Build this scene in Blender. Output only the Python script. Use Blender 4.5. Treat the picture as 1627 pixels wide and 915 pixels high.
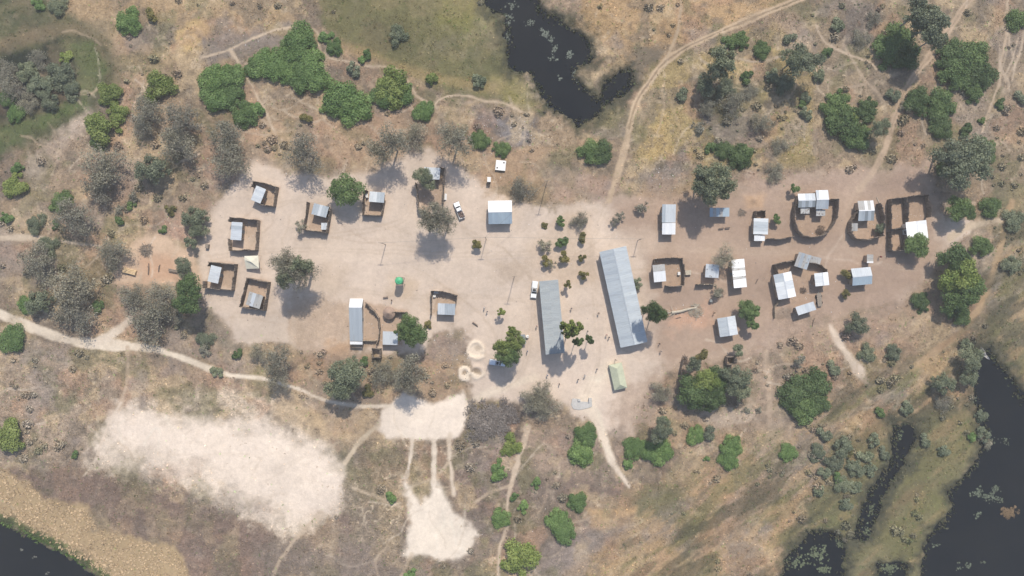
import bpy, bmesh, math, random
import numpy as np
from mathutils import Vector, Matrix, Quaternion

for o in list(bpy.data.objects):
    bpy.data.objects.remove(o)
scene = bpy.context.scene
col = scene.collection
R = math.radians
rng = random.Random(7)
nrg = np.random.default_rng(7)

# ------------------------------------------------------------------ camera, sky, sun, exposure
S = 0.18            # metres of ground per photograph pixel
ALT = 195.0         # flying height of the drone
CX, CY = 813.5, 457.5
cam_data = bpy.data.cameras.new("drone_camera")
cam_data.sensor_width = 36.0
cam_data.lens = 36.0 * ALT / (1627 * S)
cam_data.clip_start = 1.0
cam_data.clip_end = 12000.0
cam = bpy.data.objects.new("drone_camera", cam_data)
cam.location = (0, 0, ALT)
col.objects.link(cam)
scene.camera = cam

TO_SUN = Vector((0.20, 0.765, 1.0)).normalized()
SUN_EL = math.asin(TO_SUN.z)
SUN_AZ = math.atan2(TO_SUN.x, TO_SUN.y)
world = bpy.data.worlds.new("World")
scene.world = world
world.use_nodes = True
wn = world.node_tree
bg = wn.nodes["Background"]
sky = wn.nodes.new("ShaderNodeTexSky")
sky.sky_type = 'NISHITA'
sky.sun_disc = False
sky.sun_elevation = SUN_EL
sky.sun_rotation = SUN_AZ
sky.air_density = 1.0
sky.dust_density = 1.2
sky.ozone_density = 1.0
wn.links.new(sky.outputs[0], bg.inputs[0])
bg.inputs[1].default_value = 0.15
sun_data = bpy.data.lights.new("sun", 'SUN')
sun_data.energy = 3.8
sun_data.angle = R(1.4)
sun_data.color = (1.0, 0.93, 0.82)
sun = bpy.data.objects.new("sun", sun_data)
sun.rotation_euler = TO_SUN.to_track_quat('Z', 'Y').to_euler()
sun.location = (30, 115, 150)
col.objects.link(sun)
vs = scene.view_settings
vs.view_transform = 'Standard'
vs.look = 'None'
vs.gamma = 1.0
vs.use_curve_mapping = False
vs.exposure = 0.32
K = (1.40, 1.40, 1.40)      # photograph value of a sunlit surface per unit of base colour
VEIL = (0.0, 0.0, 0.0)      # light the haze adds on the way to the camera


# ------------------------------------------------------------------ helpers
def W(px, py, h=0.0):
    """ground point whose image, at height h, is the photograph pixel"""
    f = S * (1 - h / ALT)
    return ((px - CX) * f, (CY - py) * f)


def lin(c):
    c = c / 255.0
    return c / 12.92 if c <= 0.04045 else ((c + 0.055) / 1.055) ** 2.4


def alb(r, g, b):
    return tuple(max(0.01, (lin(c) - VEIL[i]) / K[i]) for i, c in enumerate((r, g, b)))


def tag(o, label=None, cat=None, group=None, kind=None):
    if label: o["label"] = label
    if cat: o["category"] = cat
    if group: o["group"] = group
    if kind: o["kind"] = kind
    return o


def empty(name, loc=(0, 0, 0), rz=0.0):
    o = bpy.data.objects.new(name, None)
    o.empty_display_size = 0.3
    o.location = loc
    o.rotation_euler = (0, 0, rz)
    col.objects.link(o)
    return o


def mesh(name, verts, faces, mat, smooth=False):
    m = bpy.data.meshes.new(name)
    m.from_pydata(verts, [], faces)
    if mat is not None:
        for mm in (mat if isinstance(mat, (list, tuple)) else [mat]):
            m.materials.append(mm)
    if smooth:
        m.polygons.foreach_set("use_smooth", [True] * len(m.polygons))
    m.update()
    return m


def put(name, me, parent=None, loc=(0, 0, 0), rot=(0, 0, 0), scale=(1, 1, 1), mat=None):
    o = bpy.data.objects.new(name, me)
    o.location = loc
    o.rotation_euler = rot
    o.scale = scale
    col.objects.link(o)
    if parent is not None:
        o.parent = parent
    if mat is not None:
        o.material_slots[0].link = 'OBJECT'
        o.material_slots[0].material = mat
    return o


class MB:
    """collects shapes into one mesh"""
    def __init__(s):
        s.v, s.f = [], []

    def add(s, v, f):
        n = len(s.v)
        s.v += [tuple(p) for p in v]
        s.f += [tuple(i + n for i in q) for q in f]

    def box(s, x0, x1, y0, y1, z0, z1, tx=0.0, ty=0.0, M=None):
        v = [(x0, y0, z0), (x1, y0, z0), (x1, y1, z0), (x0, y1, z0),
             (x0 + tx, y0 + ty, z1), (x1 - tx, y0 + ty, z1), (x1 - tx, y1 - ty, z1), (x0 + tx, y1 - ty, z1)]
        if M is not None: v = [M @ Vector(p) for p in v]
        s.add(v, [(3, 2, 1, 0), (4, 5, 6, 7), (0, 1, 5, 4), (1, 2, 6, 5), (2, 3, 7, 6), (3, 0, 4, 7)])

    def tube(s, pts, rad, n=6, cap=True):
        pts = [Vector(p) for p in pts]
        rings = []
        for i, p in enumerate(pts):
            d = (pts[min(i + 1, len(pts) - 1)] - pts[max(i - 1, 0)])
            if d.length < 1e-6: d = Vector((0, 0, 1))
            d.normalize()
            a = d.orthogonal().normalized()
            if abs(d.z) < 0.9:
                a = d.cross(Vector((0, 0, 1))).normalized()
            else:
                a = d.cross(Vector((0, 1, 0))).normalized()
            b = d.cross(a)
            r = rad[i] if isinstance(rad, (list, tuple)) else rad
            rings.append([p + (a * math.cos(2 * math.pi * k / n) + b * math.sin(2 * math.pi * k / n)) * r for k in range(n)])
        v = [q for ring in rings for q in ring]
        f = []
        for i in range(len(pts) - 1):
            for k in range(n):
                k2 = (k + 1) % n
                f.append((i * n + k, i * n + k2, (i + 1) * n + k2, (i + 1) * n + k))
        if cap:
            f.append(tuple(range(n - 1, -1, -1)))
            f.append(tuple((len(pts) - 1) * n + k for k in range(n)))
        s.add(v, f)

    def lathe(s, prof, n=12, c=(0, 0)):
        v, f = [], []
        for (r, z) in prof:
            for k in range(n):
                a = 2 * math.pi * k / n
                v.append((c[0] + r * math.cos(a), c[1] + r * math.sin(a), z))
        for i in range(len(prof) - 1):
            for k in range(n):
                k2 = (k + 1) % n
                f.append((i * n + k, i * n + k2, (i + 1) * n + k2, (i + 1) * n + k))
        f.append(tuple((len(prof) - 1) * n + k for k in range(n)))
        s.add(v, f)

    def mesh(s, name, mat, smooth=False):
        return mesh(name, s.v, s.f, mat, smooth)

    def build(s, name, mat, parent=None, loc=(0, 0, 0), rot=(0, 0, 0), scale=(1, 1, 1), smooth=False):
        return put(name, s.mesh(name, mat, smooth), parent, loc, rot, scale)


# ------------------------------------------------------------------ numpy noise
def _hash(ix, iy, seed):
    h = (ix.astype(np.int64) * 374761393 + iy.astype(np.int64) * 668265263 + seed * 1442695041) & 0xFFFFFFFF
    h = ((h ^ (h >> 13)) * 1274126177) & 0xFFFFFFFF
    h = h ^ (h >> 16)
    return (h & 0xFFFFFF) / float(0xFFFFFF)


def vnoise(x, y, sc, seed=0):
    x = x / sc; y = y / sc
    ix = np.floor(x); iy = np.floor(y)
    fx = x - ix; fy = y - iy
    fx = fx * fx * (3 - 2 * fx); fy = fy * fy * (3 - 2 * fy)
    a = _hash(ix, iy, seed); b = _hash(ix + 1, iy, seed)
    c = _hash(ix, iy + 1, seed); d = _hash(ix + 1, iy + 1, seed)
    return (a + (b - a) * fx) * (1 - fy) + (c + (d - c) * fx) * fy


def fbm(x, y, sc, seed=0, octv=4, gain=0.5):
    t = 0; amp = 1; tot = 0
    for k in range(octv):
        t = t + amp * vnoise(x, y, sc, seed + k * 17)
        tot += amp; amp *= gain; sc *= 0.5
    return t / tot - 0.5


def sstep(a, b, x):
    t = np.clip((x - a) / (b - a), 0, 1)
    return t * t * (3 - 2 * t)


def poly_sd(x, y, pts):
    """signed distance, positive inside"""
    P = np.array(pts, float)
    d = np.full(x.shape, 1e9)
    ins = np.zeros(x.shape, bool)
    n = len(P)
    for i in range(n):
        ax, ay = P[i]; bx, by = P[(i + 1) % n]
        ex, ey = bx - ax, by - ay
        t = np.clip(((x - ax) * ex + (y - ay) * ey) / (ex * ex + ey * ey + 1e-9), 0, 1)
        d = np.minimum(d, (x - ax - t * ex) ** 2 + (y - ay - t * ey) ** 2)
        c = ((ay > y) != (by > y)) & (x < (bx - ax) * (y - ay) / ((by - ay) + 1e-12) + ax)
        ins ^= c
    d = np.sqrt(d)
    return np.where(ins, d, -d)


def line_d(x, y, pts, w=None):
    """distance to the polyline; with w (a width per point) the distance beyond the half width"""
    d = np.full(x.shape, 1e9)
    for i, ((ax, ay), (bx, by)) in enumerate(zip(pts[:-1], pts[1:])):
        ex, ey = bx - ax, by - ay
        t = np.clip(((x - ax) * ex + (y - ay) * ey) / (ex * ex + ey * ey + 1e-9), 0, 1)
        q = np.sqrt((x - ax - t * ex) ** 2 + (y - ay - t * ey) ** 2)
        if w is not None: q = q - (w[i] + (w[i + 1] - w[i]) * t) / 2
        d = np.minimum(d, q)
    return d


def curve(pts, n=6):
    """Catmull-Rom through the points"""
    if len(pts) < 3: return list(pts)
    P = [pts[0]] + list(pts) + [pts[-1]]
    out = []
    for i in range(1, len(P) - 2):
        p0, p1, p2, p3 = [np.array(q, float) for q in P[i - 1:i + 3]]
        for k in range(n):
            t = k / n
            q = 0.5 * ((2 * p1) + (-p0 + p2) * t + (2 * p0 - 5 * p1 + 4 * p2 - p3) * t * t + (-p0 + 3 * p1 - 3 * p2 + p3) * t ** 3)
            out.append(tuple(q))
    out.append(tuple(pts[-1]))
    return out


# ------------------------------------------------------------------ materials
def nodes_of(name):
    m = bpy.data.materials.new(name)
    m.use_nodes = True
    nt = m.node_tree
    return m, nt, nt.nodes["Principled BSDF"]


def mixrgb(nt, blend, fac, a, b):
    n = nt.nodes.new("ShaderNodeMix")
    n.data_type = 'RGBA'; n.blend_type = blend
    for sock, v in ((n.inputs[0], fac), (n.inputs[6], a), (n.inputs[7], b)):
        if isinstance(v, bpy.types.NodeSocket): nt.links.new(v, sock)
        elif v is not None: sock.default_value = v if not isinstance(v, tuple) or len(v) == 4 else (*v, 1)
    return n.outputs[2]


def noise_node(nt, scale, detail=3, rough=0.6, coord='Object'):
    tc = nt.nodes.new("ShaderNodeTexCoord")
    n = nt.nodes.new("ShaderNodeTexNoise")
    n.inputs['Scale'].default_value = scale
    n.inputs['Detail'].default_value = detail
    n.inputs['Roughness'].default_value = rough
    nt.links.new(tc.outputs[coord], n.inputs['Vector'])
    return n


def ramp(nt, src, stops):
    r = nt.nodes.new("ShaderNodeValToRGB")
    el = r.color_ramp.elements
    el[0].position, el[0].color = stops[0][0], (*stops[0][1], 1)
    el[1].position, el[1].color = stops[1][0], (*stops[1][1], 1)
    for p, c in stops[2:]:
        e = el.new(p); e.color = (*c, 1)
    nt.links.new(src, r.inputs[0])
    return r.outputs[0]


def simple(name, rgb, rough=0.8, var=0.25, scale=2.0, metal=0.0, spec=0.3, objvar=0.0):
    m, nt, p = nodes_of(name)
    n = noise_node(nt, scale, 4, 0.65)
    c = ramp(nt, n.outputs[0], [(0.25, tuple(1 - var for _ in range(3))), (0.75, tuple(1 + var for _ in range(3)))])
    out = mixrgb(nt, 'MULTIPLY', 1.0, (*rgb, 1), c)
    if objvar:
        oi = nt.nodes.new("ShaderNodeObjectInfo")
        c2 = ramp(nt, oi.outputs['Random'], [(0, tuple(1 - objvar for _ in range(3))), (1, tuple(1 + objvar for _ in range(3)))])
        out = mixrgb(nt, 'MULTIPLY', 1.0, out, c2)
    nt.links.new(out, p.inputs['Base Color'])
    p.inputs['Roughness'].default_value = rough
    p.inputs['Metallic'].default_value = metal
    p.inputs['Specular IOR Level'].default_value = spec
    return m


def metal_sheet(name, rgb, rust=0.15, rough=0.5, streak=1.0):
    """corrugated sheet: zinc with streaks running down the slope (local Y) and rust"""
    m, nt, p = nodes_of(name)
    tc = nt.nodes.new("ShaderNodeTexCoord")
    oi = nt.nodes.new("ShaderNodeObjectInfo")
    add = nt.nodes.new("ShaderNodeVectorMath"); add.operation = 'ADD'
    mul = nt.nodes.new("ShaderNodeVectorMath"); mul.operation = 'MULTIPLY'
    mul.inputs[1].default_value = (7.0, 1.2, 1.0)
    nt.links.new(tc.outputs['Object'], add.inputs[0])
    cmb = nt.nodes.new("ShaderNodeCombineXYZ")
    m10 = nt.nodes.new("ShaderNodeMath"); m10.operation = 'MULTIPLY'; m10.inputs[1].default_value = 37.0
    nt.links.new(oi.outputs['Random'], m10.inputs[0])
    nt.links.new(m10.outputs[0], cmb.inputs[0]); nt.links.new(m10.outputs[0], cmb.inputs[1])
    nt.links.new(cmb.outputs[0], add.inputs[1])
    nt.links.new(add.outputs[0], mul.inputs[0])
    n = nt.nodes.new("ShaderNodeTexNoise"); n.inputs['Scale'].default_value = 1.0; n.inputs['Detail'].default_value = 4
    nt.links.new(mul.outputs[0], n.inputs['Vector'])
    st = ramp(nt, n.outputs[0], [(0.3, (0.86, 0.86, 0.86)), (0.7, (1.08, 1.08, 1.08))])
    base = mixrgb(nt, 'MULTIPLY', streak, (*rgb, 1), st)
    ov = ramp(nt, oi.outputs['Random'], [(0, (0.90, 0.91, 0.93)), (0.5, (1, 1, 1)), (1, (1.06, 1.055, 1.04))])
    base = mixrgb(nt, 'MULTIPLY', 1.0, base, ov)
    n2 = nt.nodes.new("ShaderNodeTexNoise"); n2.inputs['Scale'].default_value = 2.3; n2.inputs['Detail'].default_value = 6
    nt.links.new(add.outputs[0], n2.inputs['Vector'])
    rm = ramp(nt, n2.outputs[0], [(0.62 - 0.25 * rust, (0, 0, 0)), (0.80 - 0.25 * rust, (1, 1, 1))])
    mr = nt.nodes.new("ShaderNodeMath"); mr.operation = 'MULTIPLY'; mr.inputs[1].default_value = min(1.0, 0.35 + rust)
    nt.links.new(rm, mr.inputs[0])
    out = mixrgb(nt, 'MIX', mr.outputs[0], base, (0.20, 0.15, 0.115, 1))
    nt.links.new(out, p.inputs['Base Color'])
    p.inputs['Roughness'].default_value = rough
    p.inputs['Metallic'].default_value = 0.1
    p.inputs['Specular IOR Level'].default_value = 0.4
    return m


def leaf_mat(name, rgb, rgb2, var=0.30, trans=0.35):
    m, nt, p = nodes_of(name)
    at = nt.nodes.new("ShaderNodeAttribute"); at.attribute_name = "tint"
    c = mixrgb(nt, 'MIX', at.outputs['Fac'], (*rgb, 1), (*rgb2, 1))
    oi = nt.nodes.new("ShaderNodeObjectInfo")
    ov = ramp(nt, oi.outputs['Random'], [(0, (1 - var, 1 - var, 1 - var * 0.8)), (0.5, (1, 1, 1)), (1, (1 + var, 1 + var * 0.8, 1 + var * 0.6))])
    c = mixrgb(nt, 'MULTIPLY', 1.0, c, ov)
    nt.links.new(c, p.inputs['Base Color'])
    p.inputs['Roughness'].default_value = 0.55
    p.inputs['Specular IOR Level'].default_value = 0.25
    tr = nt.nodes.new("ShaderNodeBsdfTranslucent")
    nt.links.new(c, tr.inputs[0])
    mx = nt.nodes.new("ShaderNodeMixShader"); mx.inputs[0].default_value = trans
    nt.links.new(p.outputs[0], mx.inputs[1]); nt.links.new(tr.outputs[0], mx.inputs[2])
    nt.links.new(mx.outputs[0], nt.nodes["Material Output"].inputs[0])
    return m


def ground_mat():
    m, nt, p = nodes_of("ground_soil")
    a = nt.nodes.new("ShaderNodeAttribute"); a.attribute_name = "Col"
    t = nt.nodes.new("ShaderNodeAttribute"); t.attribute_name = "tex"
    n1 = noise_node(nt, 0.55, 5, 0.72)
    n2 = noise_node(nt, 1.9, 3, 0.7)
    n3 = noise_node(nt, 0.09, 4, 0.6)
    f1 = ramp(nt, n1.outputs[0], [(0.28, (0.60, 0.60, 0.60)), (0.72, (1.42, 1.40, 1.38))])
    f2 = ramp(nt, n2.outputs[0], [(0.30, (0.70, 0.71, 0.72)), (0.70, (1.32, 1.30, 1.28))])
    f3 = ramp(nt, n3.outputs[0], [(0.3, (0.93, 0.93, 0.935)), (0.7, (1.07, 1.065, 1.05))])
    c = mixrgb(nt, 'MULTIPLY', 1.0, a.outputs['Color'], f3)
    c = mixrgb(nt, 'MULTIPLY', t.outputs['Fac'], c, f1)
    c = mixrgb(nt, 'MULTIPLY', t.outputs['Fac'], c, f2)
    # trodden sand keeps a faint grain
    n4 = noise_node(nt, 0.8, 6, 0.75)
    f4 = ramp(nt, n4.outputs[0], [(0.3, (0.89, 0.885, 0.88)), (0.7, (1.08, 1.08, 1.08))])
    c = mixrgb(nt, 'MULTIPLY', 1.0, c, f4)
    nt.links.new(c, p.inputs['Base Color'])
    p.inputs['Roughness'].default_value = 0.95
    p.inputs['Specular IOR Level'].default_value = 0.1
    b = nt.nodes.new("ShaderNodeBump"); b.inputs['Distance'].default_value = 0.25
    mm = nt.nodes.new("ShaderNodeMath"); mm.operation = 'MULTIPLY_ADD'
    mm.inputs[1].default_value = 0.8; mm.inputs[2].default_value = 0.12
    nt.links.new(t.outputs['Fac'], mm.inputs[0]); nt.links.new(mm.outputs[0], b.inputs['Strength'])
    nt.links.new(n2.outputs[0], b.inputs['Height']); nt.links.new(b.outputs[0], p.inputs['Normal'])
    return m


def tuft_mat(name):
    m, nt, p = nodes_of(name)
    a = nt.nodes.new("ShaderNodeAttribute"); a.attribute_name = "Col"
    nt.links.new(a.outputs['Color'], p.inputs['Base Color'])
    p.inputs['Roughness'].default_value = 0.8
    p.inputs['Specular IOR Level'].default_value = 0.15
    return m


def water_mat():
    m, nt, p = nodes_of("dark_water")
    n = noise_node(nt, 0.05, 4, 0.6)
    c = ramp(nt, n.outputs[0], [(0.3, (0.004, 0.006, 0.009)), (0.7, (0.010, 0.011, 0.012))])
    nt.links.new(c, p.inputs['Base Color'])
    p.inputs['Roughness'].default_value = 0.12
    p.inputs['IOR'].default_value = 1.33
    p.inputs['Specular IOR Level'].default_value = 0.35
    n2 = noise_node(nt, 1.6, 3, 0.6)
    b = nt.nodes.new("ShaderNodeBump"); b.inputs['Distance'].default_value = 0.03; b.inputs['Strength'].default_value = 0.3
    nt.links.new(n2.outputs[0], b.inputs['Height']); nt.links.new(b.outputs[0], p.inputs['Normal'])
    return m


M = {}
M['ground'] = ground_mat()
M['water'] = water_mat()
M['tuft'] = tuft_mat("dry_grass_blades")
M['zinc'] = metal_sheet("zinc_sheet", (0.35, 0.385, 0.41), 0.14)
M['zinc_bright'] = metal_sheet("bright_zinc_sheet", (0.50, 0.525, 0.54), 0.02)
M['zinc_white'] = metal_sheet("white_sheet", (0.70, 0.70, 0.69), 0.0, streak=0.5)
M['zinc_dull'] = metal_sheet("dull_zinc_sheet", (0.225, 0.25, 0.262), 0.16)
M['zinc_shaded'] = metal_sheet("shaded_zinc_sheet", (0.33, 0.40, 0.45), 0.02)  # zinc with shade mixed into its base colour
M['zinc_rust'] = metal_sheet("rust_spotted_sheet", (0.46, 0.455, 0.43), 0.55)
M['zinc_warm'] = metal_sheet("weathered_sheet", (0.40, 0.39, 0.365), 0.3)
M['mud'] = simple("mud_plaster", (0.36, 0.28, 0.21), 0.95, 0.2, 1.5)
M['cement'] = simple("cement_block", (0.42, 0.40, 0.37), 0.9, 0.15, 1.5)
M['whitewash'] = simple("whitewash", (0.70, 0.68, 0.64), 0.9, 0.1, 1.0)
M['wood'] = simple("grey_wood", (0.24, 0.20, 0.16), 0.9, 0.3, 4)
M['pale_wood'] = simple("pale_wood", (0.40, 0.35, 0.27), 0.9, 0.3, 4)
M['dark_wood'] = simple("dark_wood", (0.13, 0.10, 0.08), 0.9, 0.3, 4)
M['reed'] = simple("reed_fence", (0.205, 0.165, 0.13), 0.95, 0.45, 3.0, objvar=0.3)
M['reed_pale'] = simple("pale_reed_fence", (0.33, 0.27, 0.20), 0.95, 0.4, 3.0, objvar=0.25)
M['bark'] = simple("bark", (0.25, 0.22, 0.185), 0.95, 0.3, 4)
M['door'] = simple("door_paint", (0.16, 0.19, 0.20), 0.6, 0.15, 2)
M['glass'] = simple("window_glass", (0.03, 0.035, 0.04), 0.1, 0.1, 1, spec=0.6)
M['stone'] = simple("roof_stone", (0.30, 0.27, 0.24), 0.9, 0.3, 5)
M['white_paint'] = simple("white_car_paint", (0.80, 0.80, 0.79), 0.35, 0.04, 1, spec=0.5)
M['silver_paint'] = simple("silver_car_paint", (0.62, 0.66, 0.70), 0.3, 0.04, 1, 0.3, 0.5)
M['tyre'] = simple("tyre_rubber", (0.025, 0.025, 0.025), 0.9, 0.2, 8)
M['rim'] = simple("wheel_rim", (0.4, 0.4, 0.4), 0.4, 0.1, 4, 0.6)
M['black'] = simple("black_trim", (0.03, 0.03, 0.03), 0.6, 0.2, 4)
M['lamp_glass'] = simple("lamp_lens", (0.7, 0.7, 0.68), 0.15, 0.05, 4)
M['red_lens'] = simple("tail_lens", (0.35, 0.02, 0.02), 0.2, 0.05, 4)
M['load'] = simple("brown_load", (0.14, 0.10, 0.085), 0.95, 0.4, 2)
M['tank'] = simple("green_tank_plastic", (0.07, 0.36, 0.17), 0.45, 0.12, 1.5)
M['canvas'] = simple("green_canvas", (0.42, 0.43, 0.31), 0.9, 0.12, 1.2)
M['cream'] = simple("cream_tarpaulin", (0.60, 0.56, 0.44), 0.85, 0.12, 1.2)
M['thatch'] = simple("thatch", (0.30, 0.215, 0.165), 0.98, 0.3, 5)
M['steel'] = simple("painted_steel", (0.22, 0.23, 0.22), 0.6, 0.2, 4, 0.3)
M['straw'] = simple("cut_straw", (0.50, 0.37, 0.22), 0.98, 0.3, 4)
M['skin'] = simple("dark_skin", (0.10, 0.055, 0.035), 0.6, 0.1, 8)
M['hair'] = simple("black_hair", (0.012, 0.01, 0.009), 0.8, 0.2, 8)
for k, c in dict(navy=(0.03, 0.04, 0.09), red=(0.28, 0.04, 0.04), white=(0.6, 0.6, 0.58), olive=(0.10, 0.10, 0.06),
                 black=(0.03, 0.03, 0.03), blue=(0.07, 0.14, 0.30), brown=(0.13, 0.08, 0.06), grey=(0.2, 0.2, 0.2)).items():
    M['cloth_' + k] = simple(k + "_cloth", c, 0.95, 0.15, 6)
M['leafG'] = leaf_mat("dark_green_leaves", (0.082, 0.138, 0.047), (0.180, 0.252, 0.096), 0.28)
M['leafM'] = leaf_mat("mid_green_leaves", (0.105, 0.185, 0.055), (0.215, 0.315, 0.110), 0.22)
M['leafL'] = leaf_mat("bright_green_leaves", (0.15, 0.21, 0.050), (0.31, 0.36, 0.115), 0.15)
M['leafS'] = leaf_mat("sage_leaves", (0.155, 0.185, 0.115), (0.295, 0.32, 0.205), 0.18)
M['leafB'] = leaf_mat("withered_leaves", (0.215, 0.205, 0.150), (0.38, 0.36, 0.275), 0.2)
M['leafO'] = leaf_mat("olive_leaves", (0.125, 0.125, 0.048), (0.27, 0.24, 0.085), 0.25)
M['leafD'] = leaf_mat("burnt_twigs", (0.19, 0.165, 0.145), (0.33, 0.29, 0.255), 0.2)

# ------------------------------------------------------------------ the ground: one height field
def axis(lo, hi, step, far):
    a = list(np.arange(lo, hi + step * 0.5, step))
    d = step; v = a[-1]; right = []
    while v < far:
        d *= 1.22; v += d; right.append(v)
    d = step; v = a[0]; left = []
    while v > -far:
        d *= 1.22; v -= d; left.append(v)
    return np.array(left[::-1] + a + right)


AX = axis(-130, 1757, 2.0, 30000)
AY = axis(-110, 1025, 2.0, 30000)
GX, GY = np.meshgrid(AX, AY)
NX, NY = len(AX), len(AY)
gx = GX.ravel(); gy = GY.ravel()
wx = gx + 10 * fbm(gx, gy, 40, 1) + 5 * fbm(gx, gy, 11, 2)
wy = gy + 10 * fbm(gx, gy, 40, 3) + 5 * fbm(gx, gy, 11, 4)
nA = fbm(gx, gy, 26, 5, 4)
nB = fbm(gx, gy, 90, 6, 4)
nC = fbm(gx, gy, 9, 8, 3)
lx = gx + 3 * fbm(gx, gy, 25, 9) + 2.0 * fbm(gx, gy, 8, 10)
ly = gy + 3 * fbm(gx, gy, 25, 11) + 2.0 * fbm(gx, gy, 8, 12)
C = np.zeros((gx.size, 3)); C[:] = alb(150, 131, 111)
T = np.full(gx.size, 0.75)
D = np.full(gx.size, 0.55)          # tuft density


def blend(mask, rgb, tex=None, den=None):
    lum = sum(rgb) / 3.0
    if lum > 185: c = alb(rgb[0] + 3, rgb[1] + 5, rgb[2] + 7)
    else: c = alb(rgb[0] - 2, rgb[1] + 0, rgb[2] + 1)
    c = np.array(c)
    C[:] = C * (1 - mask[:, None]) + c * mask[:, None]
    if tex is not None: T[:] = T * (1 - mask) + tex * mask
    if den is not None: D[:] = D * (1 - mask) + den * mask


def P(pts, rgb, f=8, amp=30, s=1.0, tex=None, den=None):
    a = np.array(pts); pad = f + amp + 12
    idx = np.where((gx > a[:, 0].min() - pad) & (gx < a[:, 0].max() + pad) & (gy > a[:, 1].min() - pad) & (gy < a[:, 1].max() + pad))[0]
    sd = poly_sd(wx[idx], wy[idx], pts) + amp * (0.7 * nA[idx] + 0.5 * nC[idx])
    m = np.zeros(gx.size); m[idx] = sstep(-f, f, sd) * s
    blend(m, rgb, tex, den)


def widths(w, pts, n):
    """width along the line: one number, or one per control point; uneven as trodden ground is"""
    w = [w] * len(pts) if np.isscalar(w) else list(w)
    t = np.linspace(0, len(w) - 1, n)
    return np.interp(t, range(len(w)), w) * (1 + .28 * np.sin(t * 5.1 + pts[0][0]) * np.sin(t * 2.3 + 1))


def L(pts, w, rgb, f=2.0, s=1.0, tex=0.15, den=0.0, sm=True, amp=2.0):
    cp = curve(pts) if sm else pts
    ww = widths(w, pts, len(cp)); pts = cp; w = max(ww)
    a = np.array(pts); pad = w + f + 10
    idx = np.where((gx > a[:, 0].min() - pad) & (gx < a[:, 0].max() + pad) & (gy > a[:, 1].min() - pad) & (gy < a[:, 1].max() + pad))[0]
    d = line_d(lx[idx], ly[idx], pts, ww) + amp * nA[idx] + 1.5 * nC[idx]
    m = np.zeros(gx.size); m[idx] = (1 - sstep(-f / 2, f, d)) * s * np.clip(.92 + 1.1 * nA[idx], .35, 1)
    blend(m, rgb, tex, den)


# broad variation of the dry scrub
blend(sstep(0.02, 0.16, nB) * 0.55, (168, 145, 116))
blend(sstep(0.03, 0.18, -nB) * 0.5, (128, 114, 100))
# --- north-west marsh
P([(-200, -200), (60, -200), (80, 0), (180, 60), (190, 130), (140, 190), (60, 225), (0, 255), (-200, 300)], (92, 92, 66), 10, tex=.5, den=.35)
P([(30, -60), (330, -60), (470, 0), (470, 42), (370, 72), (310, 92), (230, 112), (192, 95), (180, 60), (110, 20)], (168, 143, 112), 12, tex=.7)
L([(-40, 88), (60, 56), (115, 46), (160, 70), (180, 120), (178, 150)], 18, (128, 112, 88), 9, .95, .4, .3)
L([(95, 60), (150, 62), (176, 100), (165, 150), (120, 178)], 4, (74, 76, 54), 6, .8, .4, .2)
P([(85, 72), (150, 66), (170, 105), (158, 150), (110, 165), (78, 125)], (98, 104, 66), 8, tex=.45, den=.6)
P([(-60, 98), (90, 62), (118, 105), (118, 160), (60, 185), (-60, 205)], (52, 55, 46), 12, tex=.6, den=.2)
P([(-60, 220), (100, 165), (150, 148), (135, 172), (40, 218), (0, 250), (-60, 250)], (92, 102, 62), 7, tex=.5, den=.5)
P([(215, 40), (275, 35), (300, 60), (240, 80)], (110, 104, 96), 8, s=.7)  # tree shade painted into the ground colour
P([(280, 50), (320, 28), (338, 45), (330, 80), (290, 84)], (186, 158, 114), 6, s=.9, tex=.6)
P([(225, 78), (275, 75), (270, 105), (220, 110)], (172, 148, 116), 8, s=.8)
P([(320, 60), (460, 38), (478, 55), (400, 90), (320, 96)], (142, 128, 116), 8, tex=.5)
P([(45, 245), (140, 175), (152, 190), (104, 240), (62, 285), (40, 275)], (198, 178, 160), 8, 30, .85, .5, .15)
P([(0, 350), (48, 312), (64, 330), (34, 372), (-40, 372)], (182, 162, 136), 8, 30, .8, .6)
# --- north marsh
P([(468, -120), (775, -120), (800, 30), (815, 90), (850, 150), (864, 182), (720, 150), (640, 110), (560, 80), (515, 45)], (119, 113, 78), 9, tex=.5, den=.6)
P([(690, -20), (790, -10), (798, 40), (740, 50), (700, 35)], (136, 130, 78), 14, s=.7)
P([(560, 30), (640, 40), (660, 90), (590, 70)], (98, 96, 70), 14, s=.6)
P([(720, 70), (790, 85), (800, 125), (740, 120)], (104, 102, 72), 14, s=.6)
L([(430, 45), (540, 72), (620, 103), (720, 130), (790, 140)], 14, (172, 148, 106), 8, .6, .5, .5)
P([(780, 120), (850, 125), (866, 170), (800, 165)], (150, 138, 88), 8, s=.7)
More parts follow.
